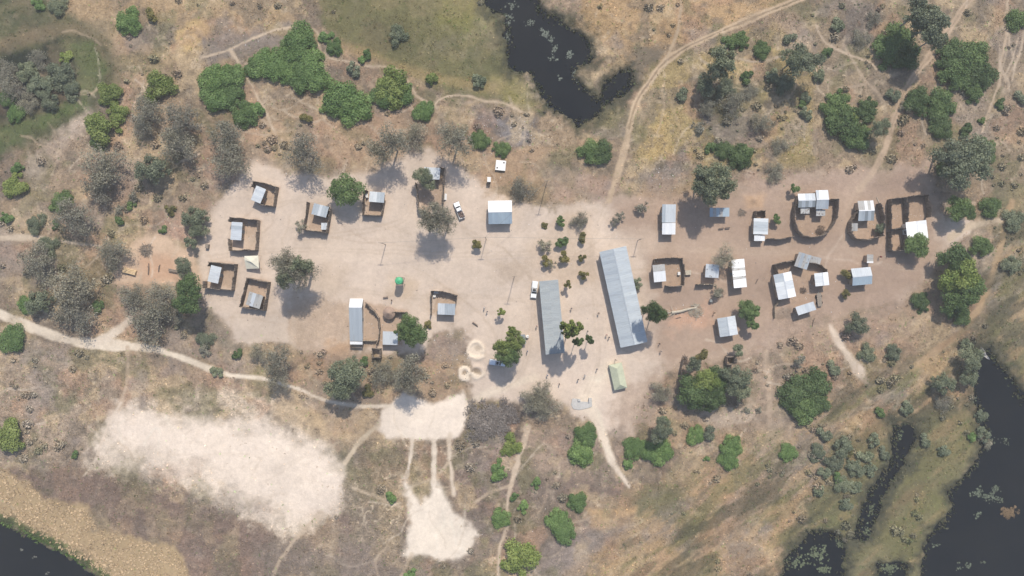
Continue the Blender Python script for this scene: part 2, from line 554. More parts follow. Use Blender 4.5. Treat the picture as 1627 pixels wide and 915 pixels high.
# --- north of the lagoon and the two-track
P([(848, -120), (1500, -120), (1265, 0), (1080, 70), (1010, 150), (985, 205), (925, 205), (948, 150), (968, 110), (945, 60), (900, 38), (862, 20)], (180, 150, 114), 8, tex=.75, den=.6)
P([(880, 10), (960, 20), (1000, 60), (950, 70), (900, 40)], (160, 134, 98), 10, s=.6)
P([(1008, 72), (1060, 78), (1008, 150), (990, 215), (960, 205), (985, 150)], (118, 108, 94), 8, s=.85, tex=.4)
P([(905, 160), (985, 165), (985, 205), (910, 205)], (140, 128, 92), 8, s=.8)
P([(1032, 112), (1100, 72), (1230, 42), (1300, 90), (1290, 250), (1010, 285), (1002, 235)], (164, 144, 104), 10, tex=.8, den=.7)
P([(1100, 118), (1180, 128), (1226, 170), (1232, 215), (1150, 232), (1105, 190)], (92, 84, 74), 12, 40, .85, .8, .3)
P([(1005, 258), (1085, 238), (1100, 272), (1050, 305), (1000, 308)], (98, 90, 84), 8, 40, .85, .9, .2)
P([(1020, 190), (1060, 185), (1070, 250), (1015, 262)], (178, 152, 106), 12, s=.7)
P([(1225, 210), (1290, 200), (1300, 262), (1230, 275)], (158, 140, 96), 10, s=.7)
P([(1270, -100), (1700, -100), (1700, 300), (1400, 272), (1300, 240), (1290, 100)], (150, 132, 110), 12, tex=.75)
P([(1335, 15), (1395, 5), (1402, 75), (1345, 85)], (112, 104, 100), 10, s=.7)
P([(1590, 60), (1700, 60), (1700, 260), (1590, 200)], (160, 142, 122), 10, s=.7)
P([(1010, 290), (1110, 268), (1110, 310), (1010, 320)], (184, 150, 118), 8, s=.8, tex=.6)
# --- village sand
VILL = [(318, 350), (345, 322), (382, 268), (410, 250), (460, 275), (520, 282), (590, 268), (645, 236), (720, 258), (765, 290), (860, 325), (960, 318),
        (1060, 322), (1110, 335), (1200, 296), (1280, 278), (1390, 272), (1470, 262), (1492, 330), (1530, 350), (1590, 352), (1530, 372), (1500, 398), (1475, 440), (1425, 492), (1330, 520),
        (1250, 528), (1180, 562), (1060, 585), (1015, 650), (1005, 690), (965, 690), (925, 662), (870, 625), (800, 640), (745, 640), (742, 600),
        (690, 560), (640, 566), (590, 575), (540, 562), (472, 562), (462, 546), (372, 546), (350, 505), (320, 492), (310, 440), (318, 400)]
P(VILL, (213, 192, 172), 11, 34, tex=.10, den=0.0)
P([(960, 318), (1200, 292), (1390, 270), (1475, 262), (1495, 330), (1500, 398), (1475, 440), (1425, 495), (1330, 522), (1250, 530), (1180, 564), (1060, 585), (1030, 560), (1030, 420), (990, 370)],
  (178, 152, 132), 22, 30, .95, .16, 0.0)
P([(470, 470), (555, 478), (560, 560), (478, 562), (450, 520)], (190, 164, 140), 12, 40, .75, .35, .05)
P([(520, 540), (560, 545), (560, 575), (520, 572)], (205, 165, 125), 8, 20, .7, .4)
P([(686, 528), (720, 520), (748, 532), (748, 612), (690, 615), (670, 570)], (134, 117, 103), 10, 40, .9, .8, .15)
P([(738, 222), (872, 235), (866, 318), (820, 318), (775, 305), (752, 262)], (188, 158, 128), 10, 40, .8, .5, .2)
P([(755, 182), (852, 180), (858, 225), (805, 240), (758, 215)], (100, 94, 93), 8, 40, .8, .7, .2)
P([(790, 190), (840, 188), (842, 226), (800, 228)], (150, 144, 144), 8, 40, .6, .8)
P([(862, 262), (985, 285), (965, 318), (872, 322)], (176, 151, 133), 8, 30, .8, .4, .1)
P([(1062, 500), (1120, 480), (1130, 510), (1080, 530), (1055, 525)], (208, 166, 138), 10, 30, .75, .2)
P([(1180, 310), (1216, 308), (1210, 330), (1185, 330)], (208, 172, 138), 6, 10, .8, .2)
P([(780, 420), (850, 410), (850, 440), (790, 445)], (190, 168, 146), 14, 40, .6, .2)
P([(830, 395), (900, 330), (945, 335), (950, 450), (890, 460)], (204, 180, 156), 14, 30, .7, .15)
P([(450, 415), (560, 420), (560, 470), (470, 470)], (204, 181, 158), 14, 40, .6, .15)
P([(1225, 505), (1320, 510), (1330, 540), (1240, 560), (1180, 570)], (176, 152, 134), 12, 40, .7, .35)
P([(985, 620), (1040, 590), (1060, 660), (1000, 690), (965, 660)], (184, 160, 140), 14, 40, .8, .3)
P([(620, 440), (660, 445), (655, 480), (615, 475)], (206, 178, 146), 10, 20, .5)
for q_ in ([(408, 293), (442, 299), (437, 328), (414, 324)], [(372, 348), (412, 352), (410, 396), (370, 396)], [(338, 418), (377, 421), (372, 460), (330, 456)], [(397, 443), (429, 449), (422, 491), (387, 486)],
           [(494, 324), (527, 337), (521, 369), (487, 365)], [(580, 304), (612, 318), (607, 342), (580, 342)], [(664, 285), (706, 275), (704, 330), (668, 335)], [(688, 464), (725, 470), (724, 500), (687, 500)],
           [(1040, 413), (1081, 412), (1083, 452), (1056, 452)], [(1260, 330), (1324, 320), (1324, 345), (1303, 372), (1272, 374)], [(1348, 350), (1395, 325), (1397, 374), (1372, 381), (1353, 378)], [(1411, 318), (1470, 313), (1470, 345), (1434, 398), (1412, 398)],
           [(1230, 422), (1300, 416), (1310, 470), (1262, 480), (1232, 478)], [(578, 480), (646, 497), (640, 550), (578, 550)]):
    P(q_, (188, 160, 136), 4, 14, .75, .3)
L([(366, 545), (372, 500), (388, 500), (462, 500), (462, 546)], 6, (206, 184, 162), 6, .5)
P([(372, 500), (460, 505), (458, 546), (372, 544)], (208, 188, 168), 3, 4, .8, .08)
P([(556, 560), (600, 572), (690, 560), (700, 520), (750, 520), (740, 620), (560, 600)], (164, 142, 122), 16, 50, .6, .5)
P([(300, 470), (330, 500), (372, 546), (340, 560), (280, 540)], (164, 138, 114), 12, 40, .8, .7, .4)
P([(1180, 278), (1400, 262), (1480, 250), (1480, 285), (1400, 300), (1200, 310)], (178, 152, 134), 14, 50, .6, .4)
P([(1230, 500), (1430, 485), (1470, 450), (1500, 470), (1440, 530), (1250, 560)], (166, 142, 122), 14, 60, .7, .5, .2)
P([(700, 225), (770, 215), (860, 255), (870, 318), (830, 312), (765, 275), (720, 250)], (170, 142, 114), 12, 60, .6, .6, .3)
# --- west: scrub, working yard
P([(60, 225), (330, 150), (420, 230), (380, 270), (330, 330), (312, 420), (320, 520), (140, 545), (0, 500), (0, 390), (70, 330)], (156, 136, 116), 14, 40, .6, .8, .55)
P([(392, 190), (640, 175), (650, 240), (590, 268), (460, 272), (400, 245)], (184, 154, 126), 12, 40, .75, .6, .35)
P([(186, 412), (222, 376), (262, 372), (312, 402), (318, 452), (182, 455)], (214, 184, 156), 7, 14, .95, .15, 0)
P([(226, 410), (280, 405), (282, 445), (228, 448)], (204, 164, 134), 12, 20, .8, .15)
P([(255, 340), (300, 345), (305, 395), (262, 372)], (192, 156, 136), 8, 20, .7, .4)
P([(195, 455), (310, 450), (330, 520), (215, 510)], (182, 152, 128), 12, 40, .6, .6)
# --- south-west
P([(-120, 520), (60, 540), (205, 556), (165, 650), (140, 742), (-120, 742)], (168, 148, 128), 8, 20, .9, 1.0, .8)
P([(206, 562), (460, 612), (445, 672), (190, 652)], (168, 144, 122), 12, 50, .85, .8, .4)
P([(-120, 742), (140, 742), (300, 785), (440, 842), (560, 805), (600, 700), (650, 700), (650, 1000), (290, 1000), (200, 835), (60, 790)], (130, 110, 98), 12, 30, .95, .8, .6)
P([(430, 850), (640, 840), (860, 880), (900, 1000), (380, 1000)], (134, 120, 106), 16, 40, .7, .8, .6)
SANDF = [(182, 640), (230, 640), (300, 612), (400, 618), (470, 650), (520, 690), (556, 728), (566, 765), (548, 805), (508, 836), (450, 852), (385, 822), (300, 785), (225, 762), (143, 742)]
P(SANDF, (203, 184, 162), 12, 40, .9, .9, .35)
P([(188, 642), (240, 658), (330, 662), (430, 668), (505, 692), (550, 728), (564, 764), (546, 804), (506, 836), (445, 844), (380, 815), (300, 778), (225, 754), (144, 740)], (216, 197, 176), 12, 36, .92, .55, .15)
P([(190, 648), (245, 666), (330, 674), (430, 682), (518, 712), (558, 758), (534, 802), (472, 830), (405, 798), (330, 752), (230, 722), (156, 716)], (234, 215, 195), 26, 44, 1, .2, .03)
for k_ in range(14):
    x_ = rng.uniform(200, 520); y_ = 660 + (x_ - 180) * .25 + rng.uniform(0, 80)
    L([(x_, y_), (x_ + rng.uniform(-50, 50), y_ + rng.uniform(-25, 25)), (x_ + rng.uniform(-90, 90), y_ + rng.uniform(-40, 40))], 2.0, (214, 194, 172), 3, .4, .15)
P([(450, 618), (600, 650), (600, 690), (560, 720), (500, 690), (440, 665)], (188, 164, 134), 12, 40, .8, .6, .3)
P([(462, 560), (740, 575), (745, 640), (600, 648), (470, 618)], (168, 142, 116), 12, 40, .8, .6, .35)
P([(470, 640), (590, 650), (570, 700), (500, 680)], (190, 163, 128), 12, 30, .6, .5)
P([(560, 700), (640, 692), (642, 872), (560, 862), (545, 790)], (138, 122, 102), 8, 20, .9, 1.0, .5)
CR = np.zeros(gx.size)
idx = np.where((gx > 540) & (gx < 660) & (gy > 735) & (gy < 870))[0]
v = np.abs(fbm(gx[idx], gy[idx], 13, 31, 2)); CR[idx] = (1 - sstep(0.0, 0.05, v)) * sstep(-5, 15, poly_sd(wx[idx], wy[idx], [(560, 745), (645, 745), (640, 840), (580, 850), (548, 800)]))
blend(CR * .8, (214, 194, 166), .3)
P([(655, 710), (690, 705), (688, 765), (664, 795), (652, 770)], (128, 115, 98), 5, 20, .9, .9, .5)
P([(716, 690), (842, 690), (815, 860), (760, 868), (725, 800)], (140, 120, 108), 12, 30, .9, .85, .5)
P([(748, 640), (830, 642), (832, 700), (750, 702), (738, 675)], (92, 82, 76), 8, 20, .85, .9, .2)
P([(840, 690), (985, 690), (1000, 775), (850, 775)], (164, 142, 124), 12, 40, .7, .7, .4)
P([(840, 755), (1010, 770), (1080, 720), (1110, 750), (990, 790), (840, 800)], (126, 108, 98), 14, 40, .85, .6, .4)
P([(605, 652), (640, 624), (690, 640), (735, 622), (748, 650), (728, 696), (690, 700), (612, 698), (598, 675)], (234, 216, 196), 5, 8, 1, .08, 0)
P([(640, 758), (655, 772), (668, 798), (684, 780), (690, 752), (704, 780), (722, 808), (760, 848), (742, 880), (690, 892), (642, 880), (650, 830)], (236, 219, 198), 7, 16, 1, .12, 0)
# --- reed bank
P([(-120, 730), (0, 745), (45, 765), (70, 795), (140, 805), (152, 838), (275, 872), (305, 915), (330, 1000), (170, 1000), (150, 905), (60, 850), (0, 820), (-120, 790)], (180, 155, 120), 7, 26, 1, .25, .15)
L([(-120, 800), (0, 822), (55, 848), (110, 876), (160, 908), (220, 960)], 11, (98, 112, 64), 4, .95, .5, 1.0)
# --- south-east grassland and marsh
P([(860, 940), (1010, 770), (1100, 742), (1230, 682), (1330, 605), (1480, 560), (1532, 640), (1450, 760), (1330, 800), (1250, 860), (1200, 1000), (860, 1000)], (166, 141, 111), 12, 40, .95, .7, .7)
P([(850, 920), (860, 852), (950, 842), (1010, 815), (1005, 852), (930, 882), (870, 930)], (136, 122, 113), 10, 20, .9, .7, .4)
P([(990, 782), (1080, 768), (1095, 822), (1020, 832)], (122, 116, 88), 10, 30, .85, .5)
P([(932, 806), (1012, 808), (992, 836), (942, 838)], (192, 158, 118), 8, 20, .9, .5)
P([(1090, 772), (1250, 755), (1275, 830), (1110, 862)], (182, 150, 116), 14, 40, .85, .6)
P([(1095, 860), (1240, 840), (1260, 880), (1180, 915), (900, 940), (1000, 880)], (182, 152, 114), 14, 40, .7, .6)
P([(1340, 560), (1530, 560), (1545, 640), (1400, 670), (1330, 650)], (156, 136, 104), 12, 40, .7, .7)
P([(1380, 640), (1440, 600), (1470, 640), (1400, 680)], (118, 112, 84), 10, 40, .7)
P([(1190, 690), (1330, 640), (1400, 680), (1300, 740)], (170, 142, 106), 14, 40, .6)
P([(1320, 720), (1440, 690), (1535, 645), (1566, 700), (1522, 780), (1512, 832), (1472, 880), (1455, 1000), (1320, 1000), (1270, 890), (1290, 800)], (126, 120, 86), 6, 20, .95, .45, .5)
P([(1410, 740), (1490, 720), (1505, 800), (1440, 850), (1390, 850)], (132, 124, 90), 12, 30, .6, .3)
P([(1300, 690), (1400, 690), (1420, 770), (1330, 790), (1280, 750)], (92, 90, 72), 10, 70, .8, .8, .5)
P([(1255, 700), (1300, 690), (1300, 830), (1260, 790)], (104, 98, 78), 10, 60, .6, .8, .5)
P([(1310, 780), (1370, 790), (1350, 850), (1290, 840)], (112, 114, 78), 10, 30, .7, .5, .5)
P([(1480, 790), (1512, 775), (1515, 810), (1480, 860)], (116, 124, 66), 8, 20, .6, .4)
P([(1180, 580), (1240, 560), (1250, 700), (1190, 690)], (182, 158, 136), 14, 40, .7, .5)
P([(1110, 655), (1190, 640), (1200, 670), (1120, 680)], (196, 176, 156), 8, 30, .7, .4)
# --- eastern river bank
P([(1585, 300), (1700, 270), (1700, 545), (1578, 540), (1555, 500), (1550, 440), (1575, 380)], (122, 114, 88), 8, 40, .9, .6, .6)
P([(1560, 520), (1700, 520), (1700, 700), (1627, 625), (1600, 598), (1575, 562)], (104, 97, 76), 6, 16, .95, .4, .6)
P([(1480, 520), (1560, 500), (1560, 560), (1490, 580)], (150, 128, 98), 8, 30, .6)

# --- sandy channels, roads and paths, each becomes a surface of its own
SAND1 = (222, 204, 182); SAND2 = (205, 182, 156); SAND3 = (190, 168, 146)
ways = []


def way(name, pts, w, rgb, label, f=2.0, s=1.0, own=True, sm=True):
    L(pts, w, rgb, f, s, .12, 0.0, sm)
    cp = curve(pts) if sm else pts
    if own: ways.append((name, cp, widths(w, pts, len(cp)), label))


road_a = [(1420, -70), (1340, -30), (1265, 0), (1170, 40), (1090, 75), (1050, 105), (1028, 135), (1010, 165), (1000, 205), (990, 245), (977, 290), (968, 318)]
way('dirt_road', road_a, 9, (204, 178, 148), "pale two-track dirt road curving from the top edge past the lagoon into the village", 2.5)
L(road_a[:9], 2.0, (138, 118, 96), 1.6, .9, .5)
road_b = [(1600, -90), (1568, -40), (1540, 0), (1508, 48), (1475, 92), (1448, 128), (1430, 165), (1415, 210), (1402, 245), (1385, 275), (1365, 300)]
way('dirt_road', road_b, 9, (198, 172, 146), "pale dirt road running down between trees in the upper right corner", 3)
L(road_b[:8], 1.6, (150, 130, 108), 1.6, .6, .5)
way('sand_track', [(-80, 470), (0, 500), (50, 520), (110, 540), (165, 548), (230, 552), (290, 568), (350, 592), (420, 602)], [15, 15, 14, 13, 16, 11, 8, 7, 6], (228, 210, 186), "broad pale sand track along the top of the brown field at left", 3)
way('sand_track', [(420, 602), (465, 615), (510, 634), (560, 644), (620, 645)], 5, SAND1, "narrow sand track ending at the bare sand clearing below the village", 2)
L([(150, 545), (180, 530), (206, 508)], 12, SAND1, 4, .95)
L([(203, 552), (202, 600), (190, 650)], 5, (196, 172, 148), 2, .8)
L([(192, 640), (170, 680), (150, 735)], 3, (214, 194, 172), 2, .8)
way('footpath', [(-60, 376), (0, 378), (60, 378), (100, 384), (160, 392)], [9, 9, 7, 4, 1.5], (202, 182, 158), "light footpath entering from the left edge below the pale slope", 3)
way('footpath', [(320, 92), (365, 78), (400, 62), (450, 44), (500, 48), (508, 75), (520, 90), (555, 98), (590, 106), (625, 108), (650, 130), (662, 152), (695, 172)], 2.8, SAND2, "winding footpath round the green thickets at top left", 2)
way('footpath', [(365, 78), (392, 120), (415, 165), (432, 200), (446, 240)], [5, 3, 3, 2.5, 1.5], SAND2, "footpath slanting down from the path fork at top left", 2)
way('footpath', [(690, 168), (705, 155), (740, 152), (770, 160), (800, 164), (830, 178)], 2.6, SAND2, "footpath below the marsh, left of the lagoon", 2)
L([(690, 172), (705, 190), (710, 212)], 3, SAND3, 2, .7)
L([(520, 120), (508, 140), (505, 165)], 4, SAND2, 2, .7)
L([(590, 135), (605, 170), (618, 200)], 9, (192, 166, 142), 4, .6)
L([(735, 165), (760, 160)], 3, SAND3, 2, .6)
way('footpath', [(1083, -40), (1080, 30), (1072, 62), (1060, 90)], 3.5, (190, 166, 138), "thin footpath coming down from the top edge to the two-track road", 2)
L([(1060, 140), (1075, 190), (1095, 240)], 3, (178, 154, 122), 2, .5)
way('footpath', [(1165, 92), (1200, 98), (1240, 90), (1262, 78)], 2.4, (188, 168, 148), "short footpath right of the two-track road between green bushes", 2)
way('footpath', [(1296, 40), (1312, 68), (1345, 85), (1380, 98), (1392, 110)], 2.8, (196, 174, 150), "curved footpath left of the large shade tree at upper right", 2)
L([(1340, 70), (1370, 120), (1405, 160)], 4, SAND3, 2, .6)
L([(1330, 140), (1375, 135)], 4, SAND3, 2, .6)
way('footpath', [(1605, -40), (1600, 20), (1598, 60), (1590, 100), (1588, 130), (1575, 165), (1560, 210)], [3, 3.5, 4, 4.5, 4, 3, 2], (200, 176, 150), "pale footpath down the right side of the big green thicket", 2)
L([(1605, 55), (1595, 100), (1590, 110)], 3, SAND2, 2, .7)
L([(1627, 60), (1615, 95), (1600, 125)], 3, SAND2, 2, .6)
L([(1480, 100), (1488, 150), (1485, 190)], 4, (190, 158, 130), 3, .6)
way('footpath', [(1640, 340), (1590, 352), (1545, 358), (1510, 378)], 10, (208, 186, 160), "pale sandy footpath leaving the village at the right edge", 4)
way('footpath', [(1608, 320), (1590, 390), (1572, 450), (1548, 500), (1520, 535), (1480, 560), (1450, 590)], 9, (188, 158, 124), "tan footpath along the trees beside the right river", 4, .85)
way('sand_track', [(1318, 518), (1328, 535), (1345, 562), (1364, 588), (1382, 612)], [2, 9, 10, 14, 2], (214, 194, 172), "short pale sand wash below the right end of the village", 5)
way('sand_track', [(930, 636), (945, 660), (960, 698), (974, 735), (1000, 774)], [16, 18, 12, 9, 3], (224, 205, 182), "pale sand gully running down from the green tent", 4)
way('footpath', [(838, 680), (830, 710), (815, 760), (806, 800), (806, 835), (795, 870), (790, 930)], [9, 7, 6, 4.5, 4, 4, 4], (206, 184, 160), "footpath down the middle of the bottom edge between small bushes", 3)
L([(812, 772), (780, 782), (755, 798)], 4, SAND2, 2, .8)
L([(745, 705), (790, 722), (818, 730)], 3, SAND3, 2, .7)
way('footpath', [(600, 675), (570, 705), (548, 735)], 6, (206, 186, 160), "footpath between the bare sand field and the sand clearing", 3)
way('footpath', [(510, 818), (475, 850), (445, 890), (425, 940)], [10, 6, 4, 3.5], (198, 176, 152), "footpath running down from the bare sand field to the bottom edge", 3, .8)
way('sand_track', [(655, 700), (652, 730), (645, 758)], 5, SAND1, "left one of three sandy rills below the sand clearing", 2)
way('sand_track', [(690, 700), (690, 730), (688, 765)], 7, SAND1, "middle one of three sandy rills below the sand clearing", 3)
way('sand_track', [(716, 690), (714, 715), (717, 750), (722, 785)], 5, (214, 194, 170), "right one of three sandy rills below the sand clearing", 3)
L([(712, 735), (698, 752)], 4, SAND2, 2, .8)
L([(655, 880), (640, 910), (630, 940)], 4, SAND2, 3, .7)
L([(560, 775), (600, 790), (640, 808)], 4, (206, 184, 158), 2, .8)
L([(745, 640), (775, 625), (812, 612), (850, 600)], 10, (226, 207, 184), 5, .9)
L([(930, 640), (945, 610), (965, 590)], 26, (226, 207, 184), 12, .7)
L([(1218, 560), (1222, 620), (1225, 690)], 7, (196, 172, 148), 4, .6)
L([(1190, 635), (1215, 655), (1235, 650)], 5, (196, 172, 148), 3, .6)
for (x0, y0, x1, y1, cnt) in ((560, 690, 900, 900, 26), (60, 60, 420, 270, 18), (1180, 560, 1420, 700, 18), (1290, 0, 1620, 250, 26), (400, 150, 860, 270, 22), (1000, 80, 1290, 280, 14), (0, 560, 190, 740, 10), (150, 240, 330, 520, 12)):
    for _ in range(cnt):
        x_, y_ = rng.uniform(x0, x1), rng.uniform(y0, y1); a_ = rng.uniform(0, 6.28); pts_ = [(x_, y_)]
        for k_ in range(rng.randint(3, 6)):
            a_ += rng.uniform(-.7, .7); x_ += 17 * math.cos(a_); y_ += 17 * math.sin(a_); pts_.append((x_, y_))
        L(pts_, rng.uniform(1.0, 2.2), rng.choice([(206, 186, 162), (196, 172, 146), (214, 196, 174)]), 1.8, rng.uniform(.35, .75), .3)
# wheel-worn village street
L([(330, 400), (440, 390), (560, 395), (700, 395), (850, 385), (1000, 385), (1030, 385)], 30, (222, 200, 178), 18, .45, .06)
L([(1030, 385), (1150, 395), (1250, 398), (1350, 398), (1345, 330), (1370, 285)], 26, (200, 174, 152), 18, .5, .08)
# tyre marks and trodden lines on the sand
for pts_ in ([(330, 410), (450, 398), (600, 400), (740, 405), (850, 400)], [(735, 345), (745, 375), (800, 395), (850, 450)], [(850, 470), (845, 520), (830, 590), (790, 620)], [(968, 320), (950, 360), (940, 400), (945, 480), (950, 570), (930, 630)],
             [(560, 460), (640, 470), (760, 470), (840, 480)], [(470, 380), (560, 370), (640, 350), (660, 300)], [(1000, 390), (1100, 395), (1200, 400), (1330, 395), (1345, 340), (1380, 280)], [(1345, 400), (1400, 420), (1460, 430)], [(420, 340), (470, 320), (560, 345), (650, 370)], [(660, 430), (700, 450), (780, 520), (800, 600)]):
    for k_ in (-1, 1):
        o_ = [(x_ + k_ * 2.6 + rng.uniform(-1, 1), y_ + k_ * 2.6 + rng.uniform(-1, 1)) for x_, y_ in pts_]
        L(o_, 1.6, (196, 174, 152), 2.0, .38, .15)
for _ in range(46):
    x_, y_ = rng.uniform(340, 1440), rng.uniform(300, 540); a_ = rng.uniform(0, 6.28); pts_ = [(x_, y_)]
    for k_ in range(4):
        a_ += rng.uniform(-.6, .6); x_ += 26 * math.cos(a_); y_ += 18 * math.sin(a_); pts_.append((x_, y_))
    L(pts_, 1.6, rng.choice([(228, 208, 188), (190, 166, 142), (182, 158, 136)]), 2.2, .30, .15)
for pts_ in ([(1600, 40), (1604, 70), (1612, 100), (1608, 128)], [(1588, 70), (1590, 100), (1598, 130)], [(1618, 60), (1608, 95), (1598, 118)], [(1592, 110), (1602, 128), (1604, 145)], [(1627, 40), (1622, 80), (1610, 110)]):
    L(pts_, 2.2, (206, 184, 160), 1.5, .8)
# small shapes: garden beds, sand rings, slab
for (x0, y0, x1, y1, c) in [(863, 284, 874, 296, (150, 130, 116)), (877, 285, 888, 297, (146, 126, 113)), (891, 286, 912, 297, (140, 122, 110)),
                            (874, 270, 906, 278, (150, 130, 116)), (912, 274, 926, 282, (152, 132, 116)), (958, 286, 970, 300, (160, 140, 126)),
                            (898, 299, 915, 305, (146, 128, 114)), (1229, 488, 1257, 506, (150, 130, 112))]:
    P([(x0, y0), (x1, y0 + 1), (x1, y1 + 1), (x0, y1)], c, 1.5, 4, .9, .5)
ZR = np.zeros(gx.size)
for (cx, cy, r, w, gap) in [(755, 555, 12, 6, None), (737.7, 592.5, 8, 7, None), (758, 591, 8.5, 6, 1)]:
    d = np.hypot(gx - cx + 9 * nA, gy - cy + 7 * nC) + 5 * nC
    m = sstep(r + w / 2 + 1.5, r + w / 2 - 1.5, d)
    ang = np.arctan2(gy - cy, gx - cx)
    if gap: m = m * sstep(-3.4, -2.6, -np.abs(ang - 1.57) - 1.2)
    blend(m, (234, 214, 190), .15, 0)
    inner = sstep(r - w / 2 + 1.5, r - w / 2 - 1.5, d) if r < 12 else sstep(7, 3, np.hypot(gx - cx - 4, gy - cy + 2))
    blend(inner * (.75 if r < 12 else .4), (150, 128, 106), .4, 0)
    ZR += 0.45 * np.exp(-((d - r) / (w * .45)) ** 2)
d = np.hypot(gx - 1198, gy - 317.6); ZR += 0.6 * np.exp(-(d / 6) ** 2)

# --- water bodies
waters = [
    ("lagoon", [(768, -160), (850, -160), (852, 0), (868, 22), (905, 40), (935, 62), (941, 95), (922, 106), (914, 120), (940, 150), (950, 158), (960, 140), (985, 110), (1003, 112), (1000, 135), (985, 150), (957, 170), (949, 186), (920, 198), (882, 176), (866, 160), (846, 122), (808, 108), (806, 60), (800, 25), (772, 4)],
     "dark lagoon at the top centre with pale water plants"),
    ("river", [(1552, 556), (1572, 558), (1590, 580), (1620, 615), (1640, 640), (1860, 700), (1900, 1100), (1452, 1100), (1462, 915), (1466, 880), (1475, 852), (1500, 832), (1512, 804), (1508, 782), (1530, 762), (1556, 722), (1568, 690), (1556, 650), (1546, 622), (1550, 590)],
     "wide dark river in the bottom right corner"),
    ("river_channel", [(1420, 676), (1452, 672), (1456, 700), (1440, 735), (1415, 770), (1400, 800), (1386, 840), (1380, 858), (1354, 858), (1366, 830), (1372, 800), (1396, 770), (1420, 730)],
     "narrow dark channel through the marsh left of the right river"),
    ("marsh_pool", [(1292, 846), (1330, 850), (1348, 872), (1342, 915), (1345, 1060), (1215, 1060), (1250, 892)], "dark marsh pool on the bottom edge at right"),
    ("marsh_pool", [(1396, 892), (1440, 900), (1442, 1060), (1392, 1060)], "small dark pool between marsh grass on the bottom edge"),
    ("river", [(-300, 800), (0, 836), (60, 862), (118, 892), (152, 915), (330, 1060), (-300, 1060)], "dark river across the bottom left corner"),
]
# patchy mixture of straw, ash, litter and low growth in all rough ground
calm = np.zeros(gx.size)
for pts_ in ([(-200, -200), (180, -200), (190, 130), (60, 225), (-200, 300)], [(468, -120), (790, -120), (815, 90), (864, 182), (640, 120), (515, 45)],
             [(-120, 735), (150, 745), (440, 845), (640, 700), (660, 1000), (-120, 1000)], [(1290, 800), (1330, 700), (1540, 640), (1560, 760), (1470, 1000), (1280, 1000)]):
    calm = np.maximum(calm, sstep(-15, 15, poly_sd(wx, wy, pts_)))


def patch(rgb, sc, seed, lo, hi, s):
    nn = fbm(gx + 9 * nA, gy + 9 * nB, sc, seed, 4, .6)
    m = sstep(lo, hi, nn) * s * np.clip((T - .22) * 1.8, 0, 1) * (1 - .55 * calm)
    C[:] = C * (1 - m[:, None]) + np.array(alb(*rgb)) * m[:, None]


patch((194, 172, 138), 44, 201, .04, .16, .60)
patch((122, 112, 100), 38, 202, .04, .16, .60)
patch((176, 142, 118), 50, 203, .06, .18, .45)
patch((118, 114, 84), 52, 204, .05, .17, .60)
patch((204, 186, 162), 12, 205, .12, .26, .40)
patch((104, 95, 84), 13, 206, .11, .26, .45)
patch((150, 138, 130), 70, 207, .05, .18, .50)
C *= (1 + np.clip(T - .1, 0, 1)[:, None] * (.5 * fbm(gx, gy, 7, 208, 3)[:, None] + .35 * fbm(gx, gy, 70, 209, 3)[:, None]))
C *= (1 + .30 * fbm(gx, gy, 75, 210, 5, .6) + .12 * fbm(gx, gy, 14, 211, 3))[:, None]
# streaks of reed, dead grass and wet ground, combed along the river
ca, sa = math.cos(R(38)), math.sin(R(38))
su = (gx * ca - gy * sa) / 3.2; sv = gx * sa + gy * ca
se = sstep(-30, 40, poly_sd(wx, wy, [(900, 960), (1010, 790), (1110, 745), (1240, 680), (1330, 600), (1480, 540), (1570, 330), (1700, 300), (1700, 620), (1560, 640), (1500, 860), (1440, 1000), (900, 1000)]))
st1 = fbm(su, sv, 16, 231, 4, .6); st2 = fbm(su, sv, 24, 232, 4, .6); st3 = fbm(su, sv, 30, 233, 4, .6)
for m_, c_ in ((sstep(.04, .18, st1) * .5, (180, 152, 116)), (sstep(.03, .2, -st1) * .65, (108, 99, 78)), (sstep(.05, .2, st2) * .6, (114, 112, 74)), (sstep(.07, .22, -st2) * .55, (142, 116, 92)), (sstep(.08, .2, st3) * .65, (82, 80, 64))):
    m_ = (m_ * se)[:, None]; C[:] = C * (1 - m_) + np.array(alb(*c_)) * m_
wet2 = sstep(.06, .2, st3 + .4 * nC) * sstep(-20, 30, poly_sd(wx, wy, [(1250, 690), (1420, 650), (1545, 640), (1520, 800), (1450, 960), (1250, 960), (1270, 800)])) * .8
C[:] = C * (1 - wet2[:, None]) + np.array(alb(78, 78, 66)) * wet2[:, None]
mar = sstep(-25, 25, poly_sd(wx, wy, [(1290, 800), (1320, 700), (1440, 660), (1540, 640), (1575, 700), (1520, 790), (1470, 1000), (1270, 1000)])) * np.clip(.75 + 1.2 * nA, .3, 1)
C[:] = C * (1 - .6 * mar[:, None]) + np.array(alb(116, 112, 78)) * (.6 * mar[:, None])
